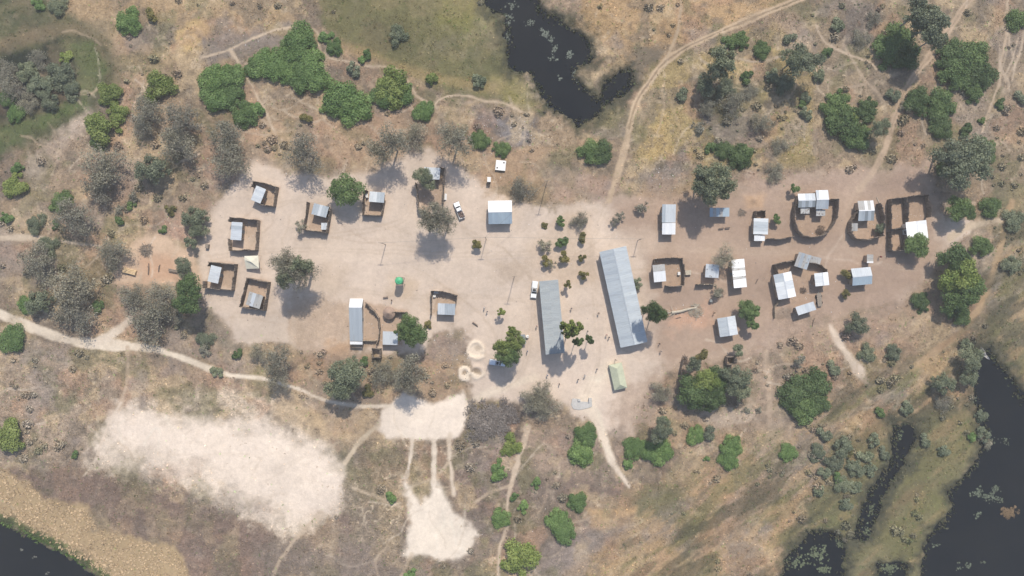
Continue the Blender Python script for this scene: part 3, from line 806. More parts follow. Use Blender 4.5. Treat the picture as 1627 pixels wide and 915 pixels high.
# faint trails trodden between the yards
tr_ = (1 - sstep(0, .022, np.abs(fbm(gx, gy, 95, 221, 3)))) * .5 + (1 - sstep(0, .03, np.abs(fbm(gx, gy, 55, 222, 3)))) * .4
tr_ *= np.clip(fbm(gx, gy, 120, 223, 2) * 4 + .5, 0, 1)
tm = (tr_ * .5 * (1 - calm))[:, None]
C[:] = C * (1 - tm) + np.minimum(C * 1.25, .62) * tm
C[:] = np.clip(C, .012, .75)
Z = 0.20 * fbm(gx, gy, 40, 51, 3) + 0.10 * fbm(gx, gy, 7, 52, 2) * T + ZR
far_m = np.maximum(np.abs(gx - CX) - 1000, np.abs(gy - CY) - 650)
Z = Z + np.where(far_m > 0, 1.2 * fbm(gx, gy, 700, 53, 3), 0)
wmask = []
for nm, pts, lab in waters:
    sd = poly_sd(gx, gy, pts) + 16 * nA + 12 * nC
    m = sstep(-7.0, 6.0, sd)
    wmask.append(sd > -12.0)
    wet = sstep(-24, 0, sd + 14 * nC + 10 * nA)
    C[:] = C * (1 - wet[:, None] * .9) + np.array(alb(76, 76, 63)) * wet[:, None] * .9
    Z -= 1.1 * m
    D *= (1 - m); T[:] = T * (1 - m) + .3 * m

WX = (gx - CX) * S; WY = (CY - gy) * S


def grid_faces():
    i = np.arange((NY - 1) * (NX - 1)); r = i // (NX - 1); c = i % (NX - 1)
    a = r * NX + c
    return np.stack([a + NX, a + NX + 1, a + 1, a], 1)


FACES = grid_faces()
FCX = (gx[FACES].mean(1)); FCY = (gy[FACES].mean(1))


def sub_mesh(name, sel, z, mat, attrs=True):
    f = FACES[sel]
    used, inv = np.unique(f, return_inverse=True)
    inv = inv.reshape(f.shape)
    me = bpy.data.meshes.new(name)
    me.vertices.add(len(used)); me.loops.add(inv.size); me.polygons.add(len(inv))
    co = np.stack([WX[used], WY[used], np.full(len(used), z) if np.isscalar(z) else z[used]], 1)
    me.vertices.foreach_set("co", co.ravel().astype(np.float32))
    me.loops.foreach_set("vertex_index", inv.ravel().astype(np.int32))
    me.polygons.foreach_set("loop_start", np.arange(0, inv.size, 4, dtype=np.int32))
    me.polygons.foreach_set("loop_total", np.full(len(inv), 4, np.int32))
    me.polygons.foreach_set("use_smooth", np.ones(len(inv), bool))
    me.update(calc_edges=True)
    if attrs:
        a = me.attributes.new("Col", 'FLOAT_COLOR', 'POINT')
        a.data.foreach_set("color", np.concatenate([C[used], np.ones((len(used), 1))], 1).ravel().astype(np.float32))
        t = me.attributes.new("tex", 'FLOAT', 'POINT')
        t.data.foreach_set("value", T[used].astype(np.float32))
    me.materials.append(mat)
    o = bpy.data.objects.new(name, me); col.objects.link(o)
    return o


left = np.ones(len(FACES), bool)
for nm, pts, w, lab in ways:
    a = np.array(pts)
    idx = np.where((FCX > a[:, 0].min() - 20) & (FCX < a[:, 0].max() + 20) & (FCY > a[:, 1].min() - 20) & (FCY < a[:, 1].max() + 20) & left)[0]
    d = line_d(FCX[idx], FCY[idx], pts, w)
    sel = idx[d < .6]
    left[sel] = False
    tag(sub_mesh(nm, sel, Z, M['ground']), lab, kind="structure")
tag(sub_mesh("ground", np.where(left)[0], Z, M['ground']), "sandy village clearing amid dry brown scrub and marsh", kind="structure")
for k, (nm, pts, lab) in enumerate(waters):
    sel = np.where(wmask[k][FACES].any(1))[0]
    tag(sub_mesh(nm, sel, -0.55 - 0.0005 * k, M['water'], False), lab, kind="structure")


def sample_idx(px, py):
    return np.clip(np.searchsorted(AY, py), 0, NY - 1) * NX + np.clip(np.searchsorted(AX, px), 0, NX - 1)


def ground_z(px, py):
    return float(Z[int(sample_idx(px, py))])


# ------------------------------------------------------------------ dry grass tufts (one mass)
def tuft_cloud(name, px, py, colr, h, rad, label, z0=None, blades=4):
    n = len(px)
    i = sample_idx(px, py)
    bx = (px - CX) * S; by = (CY - py) * S
    bz = Z[i] if z0 is None else np.full(n, z0)
    V = np.zeros((n, blades * 3, 3)); 
    for k in range(blades):
        a = nrg.uniform(0, 2 * np.pi, n)
        ln = h * nrg.uniform(.6, 1.2, n)
        sp = rad * nrg.uniform(.5, 1.3, n)
        wv = rad * nrg.uniform(.35, .7, n)
        V[:, 3 * k, :] = np.stack([bx - np.sin(a) * wv, by + np.cos(a) * wv, bz - .03], 1)
        V[:, 3 * k + 1, :] = np.stack([bx + np.sin(a) * wv, by - np.cos(a) * wv, bz - .03], 1)
        V[:, 3 * k + 2, :] = np.stack([bx + np.cos(a) * sp, by + np.sin(a) * sp, bz + ln], 1)
    me = bpy.data.meshes.new(name)
    nv = n * blades * 3
    me.vertices.add(nv); me.loops.add(nv); me.polygons.add(n * blades)
    me.vertices.foreach_set("co", V.ravel().astype(np.float32))
    me.loops.foreach_set("vertex_index", np.arange(nv, dtype=np.int32))
    me.polygons.foreach_set("loop_start", np.arange(0, nv, 3, dtype=np.int32))
    me.polygons.foreach_set("loop_total", np.full(n * blades, 3, np.int32))
    me.update(calc_edges=True)
    a = me.attributes.new("Col", 'FLOAT_COLOR', 'POINT')
    cc = np.repeat(np.concatenate([np.clip(colr, 0, .9), np.ones((n, 1))], 1), blades * 3, axis=0)
    a.data.foreach_set("color", cc.ravel().astype(np.float32))
    me.materials.append(M['tuft'])
    o = bpy.data.objects.new(name, me); col.objects.link(o)
    return tag(o, label, "grass", kind="stuff")


n = 220000
px = nrg.uniform(-60, 1690, n); py = nrg.uniform(-60, 980, n)
ii = sample_idx(px, py)
clump = np.clip(0.55 + 1.6 * fbm(px, py, 14, 71, 3) + 1.0 * fbm(px, py, 60, 72, 2), 0.03, 1)
keep = nrg.uniform(0, 1, n) < D[ii] * clump
px, py, ii = px[keep], py[keep], ii[keep]
base = C[ii]
f = np.clip(nrg.normal(1.12, 0.30, len(px)), .55, 2.0)[:, None]
tint = np.where(nrg.uniform(0, 1, len(px))[:, None] < .14, np.array([[.62, .85, .55]]), np.array([[1.05, 1.0, .93]]))
tuft_cloud("dry_grass", px, py, base * f * tint, nrg.uniform(.05, .24, len(px)), nrg.uniform(.15, .45, len(px)), "dry grass and low scrub covering the ground round the village")


# ------------------------------------------------------------------ haze: one closed box of thin, even air
def haze():
    m = bpy.data.materials.new("thin_haze"); m.use_nodes = True
    nt = m.node_tree
    nt.nodes.remove(nt.nodes["Principled BSDF"])
    v = nt.nodes.new("ShaderNodeVolumePrincipled")
    v.inputs['Color'].default_value = (1.0, 0.98, 0.95, 1)
    v.inputs['Density'].default_value = HAZE_DENSITY
    v.inputs['Anisotropy'].default_value = 0.0
    nt.links.new(v.outputs[0], nt.nodes["Material Output"].inputs['Volume'])
    b = MB(); b.box(-6500, 6500, -6500, 6500, -6.0, 199.0)
    tag(b.build("haze", m), "thin pale haze over the whole village", kind="stuff")


HAZE_DENSITY = 0.00030
haze()

# ------------------------------------------------------------------ houses
def sheet_mesh():
    nw = 9
    v, f = [], []
    for j in (0, 1):
        for i in range(nw * 2 + 1):
            v.append((i / (nw * 2) - .5, j, 0.022 if i % 2 else 0.0))
    k = nw * 2 + 1
    for i in range(nw * 2):
        f.append((i, i + 1, k + i + 1, k + i))
    return mesh("corrugated_sheet", v, f, M['zinc'])


SHEET = sheet_mesh()
STONE = {}
for s_ in range(3):
    bm = bmesh.new(); bmesh.ops.create_icosphere(bm, subdivisions=1, radius=.16)
    r_ = random.Random(s_)
    for vv in bm.verts: vv.co *= r_.uniform(.75, 1.2); vv.co.z *= .7
    me = bpy.data.meshes.new("stone"); bm.to_mesh(me); bm.free(); me.materials.append(M['stone']); STONE[s_] = me


def tarp(name, v, f, mat, parent, th=0.03):
    """thin closed sheet: top faces plus bottom"""
    n = len(v)
    vv = list(v) + [(p[0], p[1], p[2] - th) for p in v]
    ff = list(f) + [tuple(i + n for i in q[::-1]) for q in f]
    return put(name, mesh(name, vv, ff, mat), parent)


def slope(root, axis, a0, a1, p0, z0, p1, z1, mats, width, rows=1, block=1, rnd=None):
    """sheets from the line p0 (height z0) down to the line p1 (height z1); a0..a1 along the ridge"""
    rnd = rnd or rng
    n = max(2, round((a1 - a0) / width)); w = (a1 - a0) / n
    run = p1 - p0; ln = math.hypot(run, z1 - z0); ang = math.atan2(z1 - z0, abs(run))
    choice = None
    for i in range(n):
        if i % block == 0 or choice is None: choice = rnd.choice(mats)
        for r in range(rows):
            t = r / rows
            pc = p0 + run * t; zc = z0 + (z1 - z0) * t
            ac = a0 + (i + .5) * w
            zo = 0.012 * (i % 2) + 0.008 * (rows - r) + rnd.uniform(0, .006)
            L_ = ln / rows * (1.02 if rows > 1 else 1.0)
            sgn = 1 if run > 0 else -1
            if axis == 'x':      # ridge along local x, slope along y
                rot = Matrix.Rotation(0 if sgn > 0 else math.pi, 4, 'Z') @ Matrix.Rotation(ang + rnd.uniform(-.006, .006), 4, 'X')
                loc = (ac, pc, zc + zo)
            else:
                rot = Matrix.Rotation(-math.pi / 2 if sgn > 0 else math.pi / 2, 4, 'Z') @ Matrix.Rotation(ang + rnd.uniform(-.006, .006), 4, 'X')
                loc = (pc, ac, zc + zo)
            o = put('roof_sheet', SHEET, root, loc, rot.to_euler(), (w * 1.035, L_, 1.0), mat=M[choice])


def frame_of(c, h):
    pts = [Vector(W(x, y, h)) for x, y in c]
    cen = sum(pts, Vector((0, 0))) / 4
    u = ((pts[1] - pts[0]) + (pts[2] - pts[3])) / 2
    v = ((pts[0] - pts[3]) + (pts[1] - pts[2])) / 2
    ang = math.atan2(u.y, u.x) if u.length > v.length else math.atan2(v.y, v.x) - math.pi / 2
    return cen, u.length, v.length, ang


def house(name, label, corners, kind, mats, eave=2.5, ridge=0.5, pitch=18, mats2=None, width=0.95, rows=1, block=1, wallm='mud',
          cat='house', stones=0, door='s', low='s', open_=False, group=None, over=0.35, floor=0.0):
    """corners: roof TL, TR, BR, BL in the photograph; kind: gx/gy gable with the ridge along x/y, m single pitch"""
    cen, w, l, rz = frame_of(corners, eave)
    root = tag(empty(name, (cen.x, cen.y, floor), rz), label, cat, group)
    mats2 = mats2 or mats
    hw, hl = w / 2, l / 2
    tp = math.tan(R(pitch))
    if kind == 'gx':
        ry = hl - ridge * l
        zr = eave + max(hl - ry, hl + ry) * tp * .8 if ridge != .5 else eave + hl * tp
        zN = eave; zS = eave
        slope(root, 'x', -hw, hw, ry, zr, hl, zN, mats, width, rows, block)
        slope(root, 'x', -hw, hw, ry, zr, -hl, zS, mats2, width, rows, block)
        cap = MB(); cap.box(-hw, hw, ry - .14, ry + .14, zr + .03, zr + .06)
        cap.build('ridge_cap', M[mats[0]], root)
        zf = lambda x, y: zr + (zN - zr) * (y - ry) / (hl - ry) if y > ry else zr + (zS - zr) * (ry - y) / (ry + hl)
        prof = [(-1, None)]
    elif kind == 'gy':
        rx = -hw + ridge * w
        zr = eave + max(hw - rx, hw + rx) * tp
        slope(root, 'y', -hl, hl, rx, zr, hw, eave, mats2, width, rows, block)
        slope(root, 'y', -hl, hl, rx, zr, -hw, eave, mats, width, rows, block)
        cap = MB(); cap.box(rx - .14, rx + .14, -hl, hl, zr + .03, zr + .06)
        cap.build('ridge_cap', M[mats[0]], root)
        zf = lambda x, y: zr + (eave - zr) * (abs(x - rx) / ((hw - rx) if x > rx else (hw + rx)))
    else:
        ztop = {'s': (0, -1), 'n': (0, 1), 'w': (-1, 0), 'e': (1, 0)}[low]
        dz = tp * (l if low in 'sn' else w)
        if low == 's': slope(root, 'x', -hw, hw, hl, eave + dz, -hl, eave, mats, width, rows, block)
        elif low == 'n': slope(root, 'x', -hw, hw, -hl, eave + dz, hl, eave, mats, width, rows, block)
        elif low == 'w': slope(root, 'y', -hl, hl, hw, eave + dz, -hw, eave, mats, width, rows, block)
        else: slope(root, 'y', -hl, hl, -hw, eave + dz, hw, eave, mats, width, rows, block)
        zf = lambda x, y: eave + dz * (1 - ((x * ztop[0] / w + y * ztop[1] / l) + .5))
    ox = hw - over; oy = hl - over
    if open_:
        for sx in (-1, 1):
            for sy in (-1, 1):
                p = MB(); p.tube([(0, 0, 0), (0, 0, zf(sx * ox, sy * oy) - .04)], [.07, .06], 6)
                p.build('post', M['wood'], root, (sx * ox, sy * oy, 0))
        for sy in (-1, 1):
            b = MB(); b.tube([(-hw + .05, sy * oy, zf(-ox, sy * oy) - .05), (hw - .05, sy * oy, zf(ox, sy * oy) - .05)], .05, 5)
            b.build('beam', M['wood'], root)
        if open_ == 'back':
            b = MB(); b.box(-ox, ox, oy - .08, oy + .02, 0, zf(0, oy) - .12); b.build('back_wall', M['wood'], root)
    else:
        N = 6
        ring = [(-ox, -oy), (0 if kind != 'gy' else -hw + ridge * w, -oy), (ox, -oy), (ox, 0 if kind != 'gx' else hl - ridge * l), (ox, oy), (0 if kind != 'gy' else -hw + ridge * w, oy), (-ox, oy), (-ox, 0 if kind != 'gx' else hl - ridge * l)]
        v = [(x, y, -.1) for x, y in ring] + [(x, y, zf(x, y) - .03) for x, y in ring]
        f = [(i, (i + 1) % 8, 8 + (i + 1) % 8, 8 + i) for i in range(8)]
        t = .18
        put('wall', mesh('wall', v, f, M[wallm]), root)
        # door and windows on the chosen side, a window on each other side
        sides = {'s': (0, -oy, 0), 'n': (0, oy, math.pi), 'e': (ox, 0, math.pi / 2), 'w': (-ox, 0, -math.pi / 2)}
        for k_, (sx, sy, sr) in sides.items():
            half = ox if k_ in 'sn' else oy
            e = Matrix.Rotation(sr, 4, 'Z')
            if k_ == door:
                b = MB(); b.box(-.45, .45, -.05, .03, .02, 1.95)
                d = b.build('door', M['door'], root, (sx, sy, 0), (0, 0, sr))
                hnd = MB(); hnd.box(.3, .36, -.1, -.05, .95, 1.1); hnd.build('handle', M['steel'], d)
                if half > 1.8:
                    window(root, (sx, sy), sr, half * .6)
                    window(root, (sx, sy), sr, -half * .6)
            elif half > 1.2:
                window(root, (sx, sy), sr, 0.0)
    for k_ in range(stones):
        x = rng.uniform(-hw * .85, hw * .85); y = rng.uniform(-hl * .85, hl * .85)
        put('roof_stone', STONE[k_ % 3], root, (x, y, zf(x, y) + .09), (0, 0, rng.uniform(0, 6)), (1.1, 1.1, 1.1))
    return root, zf


WINM = None; PANE = None


def window(root, at, sr, off):
    global WINM, PANE
    if WINM is None:
        b = MB()
        b.box(-.45, -.38, -.045, .03, 1.0, 1.8); b.box(.38, .45, -.045, .03, 1.0, 1.8)
        b.box(-.38, .38, -.045, .03, 1.0, 1.07); b.box(-.38, .38, -.045, .03, 1.73, 1.8); b.box(-.03, .03, -.04, .03, 1.07, 1.73)
        WINM = b.mesh('window', M['wood'])
        b = MB(); b.box(-.38, .38, -.015, .02, 1.07, 1.73); PANE = b.mesh('pane', M['glass'])
    c, s_ = math.cos(sr), math.sin(sr)
    w = put('window', WINM, root, (at[0] + off * c, at[1] + off * s_, 0), (0, 0, sr))
    put('pane', PANE, w)


def shift(c, dx, dy):
    return [(x + dx, y + dy) for x, y in c]


def rect(x0, y0, x1, y1):
    return [(x0, y0), (x1, y0), (x1, y1), (x0, y1)]


ZB, ZZ, ZW, ZD, ZL, ZR_, ZM = 'zinc_bright', 'zinc', 'zinc_white', 'zinc_dull', 'zinc_shaded', 'zinc_rust', 'zinc_warm'
H = house
H('small_house', "small tilted single-slope zinc hut in the topmost fenced yard at left", [(407.3, 294.7), (423.6, 301.1), (414.2, 323.3), (398.5, 317.4)], 'm', [ZB], pitch=6, low='w', door='e')
H('small_house', "zinc-roofed hut on the left side of the square yard below the topmost yard", [(368, 352.3), (386.2, 353.8), (384.2, 381.8), (366, 380.8)], 'm', [ZB, ZZ], pitch=6, low='w', door='e')
H('small_house', "zinc-roofed hut in the leftmost fenced yard beside the dark green tree", [(335.8, 422.2), (352.5, 423.9), (347.9, 449.8), (328.9, 447.5)], 'm', [ZB], pitch=6, low='w', door='e')
H('small_house', "spotted zinc hut in the fenced yard left of the big grey tree's shadow", [(397.2, 462.4), (419, 470.4), (412.2, 490.5), (390.9, 484.2)], 'm', [ZM, ZB], pitch=6, low='s', door='n', stones=4)
H('small_house', "square zinc hut in the tilted yard beside the round green tree", [(499, 323.6), (523, 327.6), (518, 347), (495, 339)], 'm', [ZB, ZZ], pitch=5, low='n', door='s', eave=2.7)
H('shed', "tiny zinc shed in the lower corner of the tilted yard", rect(510.5, 354, 520.5, 365), 'm', [ZB], pitch=5, low='n', eave=1.9, width=.6, cat='shed', door='s', over=.2)
H('small_house', "zinc hut at the top of the narrow yard right of the round green tree", [(587.9, 304.7), (612.6, 305.2), (609, 323), (586, 319.6)], 'm', [ZB, ZZ], pitch=5, low='n', door='s', eave=2.7)
H('small_house', "pale zinc hut at the top of the yard above the bare tree", [(672.3, 265.6), (699.4, 266.4), (698.6, 285.9), (674.9, 284.2)], 'm', [ZB], pitch=5, low='n', door='s', eave=2.7)
H('gable_house', "house with white upper and blue-grey lower roof slope near the top middle of the village", [(775.6, 318.9), (813.7, 318.4), (812.8, 355.3), (776.4, 356.1)], 'gx', [ZW], mats2=[ZL], eave=2.8, pitch=20, wallm='whitewash', rows=1)  # light painted in: whiter sun-facing slope, shade-toned lower slope
H('long_house', "long narrow house with sunlit white top slope and grey roof left of the thatched hut", [(556, 474.4), (576.7, 474.4), (576, 542), (556, 541.5)], 'gx', [ZW], mats2=[ZZ], ridge=.2, eave=2.6, pitch=9, rows=1, wallm='cement', door='e')  # short sun-facing slope gets whiter sheets, its light put into the colour
H('lean_to', "white roofed strip porch at the lower end of the long narrow house", [(556, 542.4), (576, 542.6), (576, 547.4), (556, 547)], 'm', [ZW], pitch=3, low='s', eave=2.45, cat='porch', open_=True, over=.12)
H('small_house', "zinc-roofed house against the dark green tree below the round thatched hut", [(608.9, 526.4), (632.6, 526.4), (631.8, 548.6), (608, 547)], 'm', [ZB], pitch=6, low='s', door='n')
H('small_house', "zinc-roofed house at the lower right of the small yard in the village middle", [(696, 481.3), (724.4, 482.8), (722, 500.4), (695.3, 499.6)], 'm', [ZZ, ZB], pitch=6, low='s', door='n', eave=2.7)
H('long_building', "long grey single-slope building beside the white pickup", [(855.8, 446.1), (887, 445.2), (896.8, 560.4), (867.5, 563.1)], 'm', [ZD], eave=3.9, pitch=4, low='e', rows=2, width=1.05, block=1, wallm='cement', cat='building', door='w', over=.4)
H('long_building', "largest building, long zinc gable roof right of the young garden trees", [(951.8, 398.7), (995.4, 392.5), (1028.7, 544), (986, 551.3)], 'gy', [ZZ], mats2=[ZZ], eave=3.0, pitch=11, rows=1, width=1.0, block=2, wallm='cement', cat='building', door='w', over=.45)
H('gable_house', "upright zinc house left of the broad shade of the big sage tree", [(1051.5, 324.9), (1073.6, 324.9), (1073, 353.5), (1052, 353.5)], 'm', [ZZ, ZB], pitch=5, low='s', door='w', eave=2.9)
H('lean_to', "white roofed lower half of the upright zinc house by the sage tree's shade", [(1052, 354.3), (1073, 354.3), (1073, 372.4), (1052, 372.4)], 'm', [ZB, ZW], pitch=4, low='s', eave=2.6, cat='house', door='w')
H('shelter', "dark lean shelter in the shade under the big sage tree", [(1127.3, 329.3), (1157, 331), (1160, 343), (1127.8, 345.3)], 'm', [ZM, ZL], pitch=5, low='s', eave=2.3, cat='shelter', open_=True)
H('small_house', "white and grey roofed hut in the square yard right of the largest building", [(1036.6, 421.2), (1055.7, 419.6), (1058.5, 447.3), (1039.3, 447.8)], 'gx', [ZM], mats2=[ZW], ridge=.36, pitch=5, eave=2.6, door='e')
H('small_house', "rust-stained zinc hut under the bare tree between square yard and striped house", [(1121.4, 418.8), (1142.8, 421), (1141, 441), (1120, 441)], 'm', [ZM, ZB], pitch=6, low='s', stones=5, eave=2.6)
H('gable_house', "white house with brown rust stripes across its roof", [(1161, 413.2), (1182.5, 410.9), (1186.4, 455.2), (1165.8, 458.4)], 'm', [ZW, ZR_, ZW], pitch=5, low='e', eave=2.7, stones=3, width=.8, door='w')
H('gable_house', "tilted zinc gable house beside the dark two-lobed tree", [(1139.7, 506), (1167.4, 501.2), (1173, 531.3), (1143.6, 535.3)], 'gy', [ZZ], mats2=[ZB], pitch=11, eave=2.6)
H('small_house', "zinc house joined to the long bottom fence, left of the round compound", [(1197.6, 347.1), (1220.2, 347.1), (1219.3, 372.3), (1196.8, 372.3)], 'm', [ZB, ZZ], pitch=5, low='w', door='e')
H('lean_to', "white roofed porch at the foot of the zinc house left of the round compound", [(1198.2, 374), (1215.2, 374), (1214.8, 382.8), (1198.2, 382.6)], 'm', [ZW], pitch=4, low='s', eave=2.1, cat='porch', open_=True, over=.15)
H('gable_house', "left half of the double zinc house inside the round compound", [(1267.3, 308), (1295.2, 306.8), (1295.6, 329), (1268.5, 329.7)], 'gx', [ZB, ZW], mats2=[ZZ, ZD], pitch=12, eave=2.6)
H('gable_house', "right half of the double zinc house inside the round compound", [(1296, 302), (1315.4, 302), (1316, 332), (1296.4, 332)], 'gx', [ZW, ZB], mats2=[ZZ], pitch=12, eave=2.8)
H('lean_to', "rusty lean-to roof under the left half of the double house", rect(1272, 330.6, 1286, 339.3), 'm', [ZR_], pitch=3, low='s', eave=2.1, cat='shelter', open_=True, over=.15, stones=2)
H('lean_to', "rust-spotted lean-to roof under the right half of the double house", rect(1296.8, 333, 1311, 343), 'm', [ZR_, ZM], pitch=3, low='s', eave=2.1, cat='shelter', open_=True, over=.15, stones=3)
H('gable_house', "gable hut inside the oval compound near the right end", [(1362.4, 319.1), (1387.5, 318.4), (1388.2, 350.4), (1363.8, 351)], 'gx', [ZW, ZM], mats2=[ZZ, ZD], pitch=12, eave=2.5)
H('shed', "tiny shed in the left corner of the oval compound", rect(1351.3, 354.6, 1362.4, 367), 'm', [ZM], pitch=5, low='s', eave=1.9, width=.6, cat='shed', over=.2)
H('gable_house', "brightest white roofed house beside the rectangular enclosures at the right end", [(1440.5, 353.9), (1472, 348.9), (1474.8, 380.9), (1440.8, 383.7)], 'gy', [ZW], pitch=8, eave=2.7, wallm='whitewash')
H('shed', "tiny striped shed above the gable house at lower right of the village", rect(1376.9, 404.3, 1387.5, 417.8), 'm', [ZM, ZW], pitch=5, low='e', eave=2.0, width=.5, cat='shed', over=.2)
H('gable_house', "patched white and grey gable house at the left of the lower compound", [(1228.5, 437.6), (1256.9, 430.5), (1264.7, 471), (1237, 475.9)], 'gy', [ZB, ZZ], mats2=[ZB, ZW], pitch=10, eave=2.7, block=2, rows=1, width=1.1)
H('small_house', "tilted grey hut at the top of the lower compound", [(1269, 402), (1288.1, 404.2), (1282.4, 428.3), (1261.1, 422.7)], 'm', [ZM, ZZ], pitch=6, low='s', eave=2.6, stones=5)
H('shelter', "grey annex roof right of the tilted hut at the top of the lower compound", [(1288.8, 406.3), (1305.2, 409.9), (1302.3, 420.5), (1287.2, 416.8)], 'm', [ZM], pitch=4, low='s', eave=2.1, cat='shelter', open_=True, stones=3, over=.2)
H('small_house', "small white gable hut on the right side of the lower compound", [(1294, 434.3), (1315.8, 432.3), (1317.2, 452.5), (1295.2, 455.3)], 'gy', [ZB], mats2=[ZW], ridge=.56, pitch=8, eave=2.6)
H('small_house', "low tilted zinc hut at the bottom of the lower compound", [(1264, 487.3), (1292.4, 479.2), (1296, 491.5), (1267.5, 501.5)], 'm', [ZB], pitch=6, low='n', eave=2.4)
H('gable_house', "gable house with light upper and blue-grey lower slope at the lower right of the village", [(1352.5, 426.6), (1383.6, 424), (1384.7, 451), (1354.2, 454)], 'gx', [ZB], mats2=[ZL], pitch=14, eave=2.7)  # shade of the lower slope is put into its sheet colour


# ------------------------------------------------------------------ reed fences
def reed_panel(seed):
    r = random.Random(seed)
    n = 9
    v, f = [], []
    for i in range(n + 1):
        x = i / n - .5
        h = 1 + r.uniform(-.16, .12)
        y = r.uniform(-.03, .03)
        t = r.uniform(.05, .10)
        v += [(x, y - t, -.05), (x, y - t * .8, h), (x, y + t * .8, h + r.uniform(-.08, .08)), (x, y + t, -.05)]
    for i in range(n):
        a, b = i * 4, i * 4 + 4
        f += [(a, b, b + 1, a + 1), (a + 1, b + 1, b + 2, a + 2), (a + 2, b + 2, b + 3, a + 3)]
    f += [(3, 2, 1, 0), (n * 4, n * 4 + 1, n * 4 + 2, n * 4 + 3)]
    return mesh("reed_panel", v, f, M['reed'])


PANELS = [reed_panel(s_) for s_ in range(6)]
_p = MB(); _p.tube([(0, 0, -.1), (0, 0, 1.0)], [.07, .055], 5)
POST = _p.mesh('post', M['dark_wood'])


def fence(label, px, h=1.9, mat='reed', name='reed_fence', gap=(), closed=False, cat='fence'):
    pts = [Vector(W(x, y, 0)) for x, y in px]
    if closed: pts.append(pts[0])
    root = tag(empty(name, (pts[0].x, pts[0].y, 0)), label, cat)
    o0 = pts[0]
    for k, (a, b) in enumerate(zip(pts[:-1], pts[1:])):
        if k in gap: continue
        d = b - a; n = max(1, round(d.length / 1.7)); ln = d.length / n
        rz = math.atan2(d.y, d.x)
        for i in range(n):
            c = a + d * ((i + .5) / n) - o0
            put('reed_panel', rng.choice(PANELS), root, (c.x, c.y, 0), (rng.uniform(-.06, .06), 0, rz + rng.uniform(-.03, .03)), (ln * 1.02, 1.1, h * 1.30 * rng.uniform(.88, 1.08)), mat=M[mat])
            if i % 2 == 0:
                c = a + d * (i / n) - o0
                put('post', POST, root, (c.x, c.y, 0), (0, 0, 0), (1.2, 1.2, h * 1.3 * rng.uniform(1.0, 1.12)))
    return root


fence("tilted dark reed fence round the topmost yard at left", [(404, 298), (406.5, 289.8), (424, 293), (443.5, 298.5), (438.5, 329), (417, 325.5), (412, 323)])
fence("square dark reed fence of the yard below the topmost yard", [(369, 353), (371.5, 346.5), (413.5, 351), (411, 397.5), (369, 398.5), (368, 380)])
fence("dark reed fence round the leftmost yard", [(335, 423), (337, 416.5), (378, 420), (373, 461.5), (329, 457.5), (329.5, 447)])
fence("tilted dark reed fence left of the big grey tree's shadow", [(396.5, 441.5), (430.5, 448.5), (423.5, 493), (385.5, 487)], closed=True)
fence("tilted reed fence of the yard left of the round green tree", [(492.5, 322.5), (485.5, 365.5), (522, 370.5), (527.5, 337), (523, 328)])
fence("narrow reed fence of the yard right of the round green tree", [(585, 304), (579.5, 303), (578.5, 342.5), (608, 343.5), (612.5, 319)], h=1.7)
fence("right-hand dark reed fence of the yard above the bare tree", [(699, 267), (707.5, 269), (705.5, 300), (704.5, 324)], h=1.9)
fence("left-hand dark reed fence of the yard above the bare tree", [(662, 292), (664.5, 312), (666.5, 334), (680, 340)], h=1.9)
fence("dark reed fence wrapped round the small yard in the village middle", [(686, 500), (686.5, 462.5), (705, 463), (726.5, 469), (725, 482)], h=1.8)
fence("short dark fence wing right of the round thatched hut", [(626, 495.5), (647.5, 496), (647, 505)], h=1.9)
fence("ragged brushwood fence down the left of the round thatched hut", [(582, 481), (596, 494), (603, 505), (605, 520), (603, 540), (599, 548)], h=1.5)
fence("pale low fence joining long house and brushwood fence", [(577, 540.5), (590, 541), (599, 541)], h=1.1, mat='reed_pale')
fence("small open-topped reed stall below the brushwood fence", [(593, 553), (606.5, 553.5), (607, 567), (593.5, 567)], h=1.8, closed=True, cat='enclosure')
fence("dark reed fence round the square yard right of the largest building", [(1038, 419), (1038, 412.5), (1055, 410.5), (1082, 410.5), (1084.5, 430), (1083.5, 453), (1070, 455), (1056, 453.5)], h=1.8)
fence("short pale reed screen below the rust-stained hut", [(1105, 452), (1134, 451)], h=1.6, mat='reed_pale')
fence("long reed fence from the porch to the round compound", [(1216, 380.5), (1236, 380.5), (1258, 376)], h=1.7)
fence("dark reed pen behind the zinc house left of the round compound", [(1198, 347), (1197, 336.5), (1212, 336.5), (1213, 346)], h=1.7, cat='enclosure')
fence("round dark reed fence of the large compound with the double house", [(1268, 322), (1259, 328), (1257.5, 347.5), (1262, 365), (1271.5, 376), (1287, 378), (1304, 374), (1315.5, 363.5), (1325, 345.5), (1325.5, 331), (1325.5, 318), (1316, 318)], h=2.0)
fence("oval dark reed fence of the compound near the right end", [(1364, 331), (1357, 337), (1346.5, 353.5), (1346, 370), (1353, 379.5), (1372, 382.5), (1397, 375), (1399, 358), (1399, 343), (1392, 324)], h=2.0)
fence("upper rectangular reed enclosure left of the brightest white house", [(1411, 365), (1409.5, 340), (1409.8, 317.5), (1435, 315), (1436, 340), (1435.8, 365), (1424, 363), (1411, 365)], h=1.9, cat='enclosure')
fence("shaded reed enclosure above the brightest white house", [(1437.5, 314), (1452, 311.5), (1468, 312), (1471.5, 330), (1471, 346)], h=1.9, cat='enclosure')
fence("lower narrow reed enclosure left of the brightest white house", [(1409.5, 369), (1410.5, 399), (1432.5, 399), (1435, 369)], h=1.9, cat='enclosure')
fence("upper left curved reed fence of the lower compound", [(1231, 436), (1227, 421), (1243, 416.5), (1264, 413.5)], h=1.9)
fence("upper right curved dark fence of the lower compound", [(1285, 418), (1299, 421), (1307, 428), (1309, 433)], h=1.9)
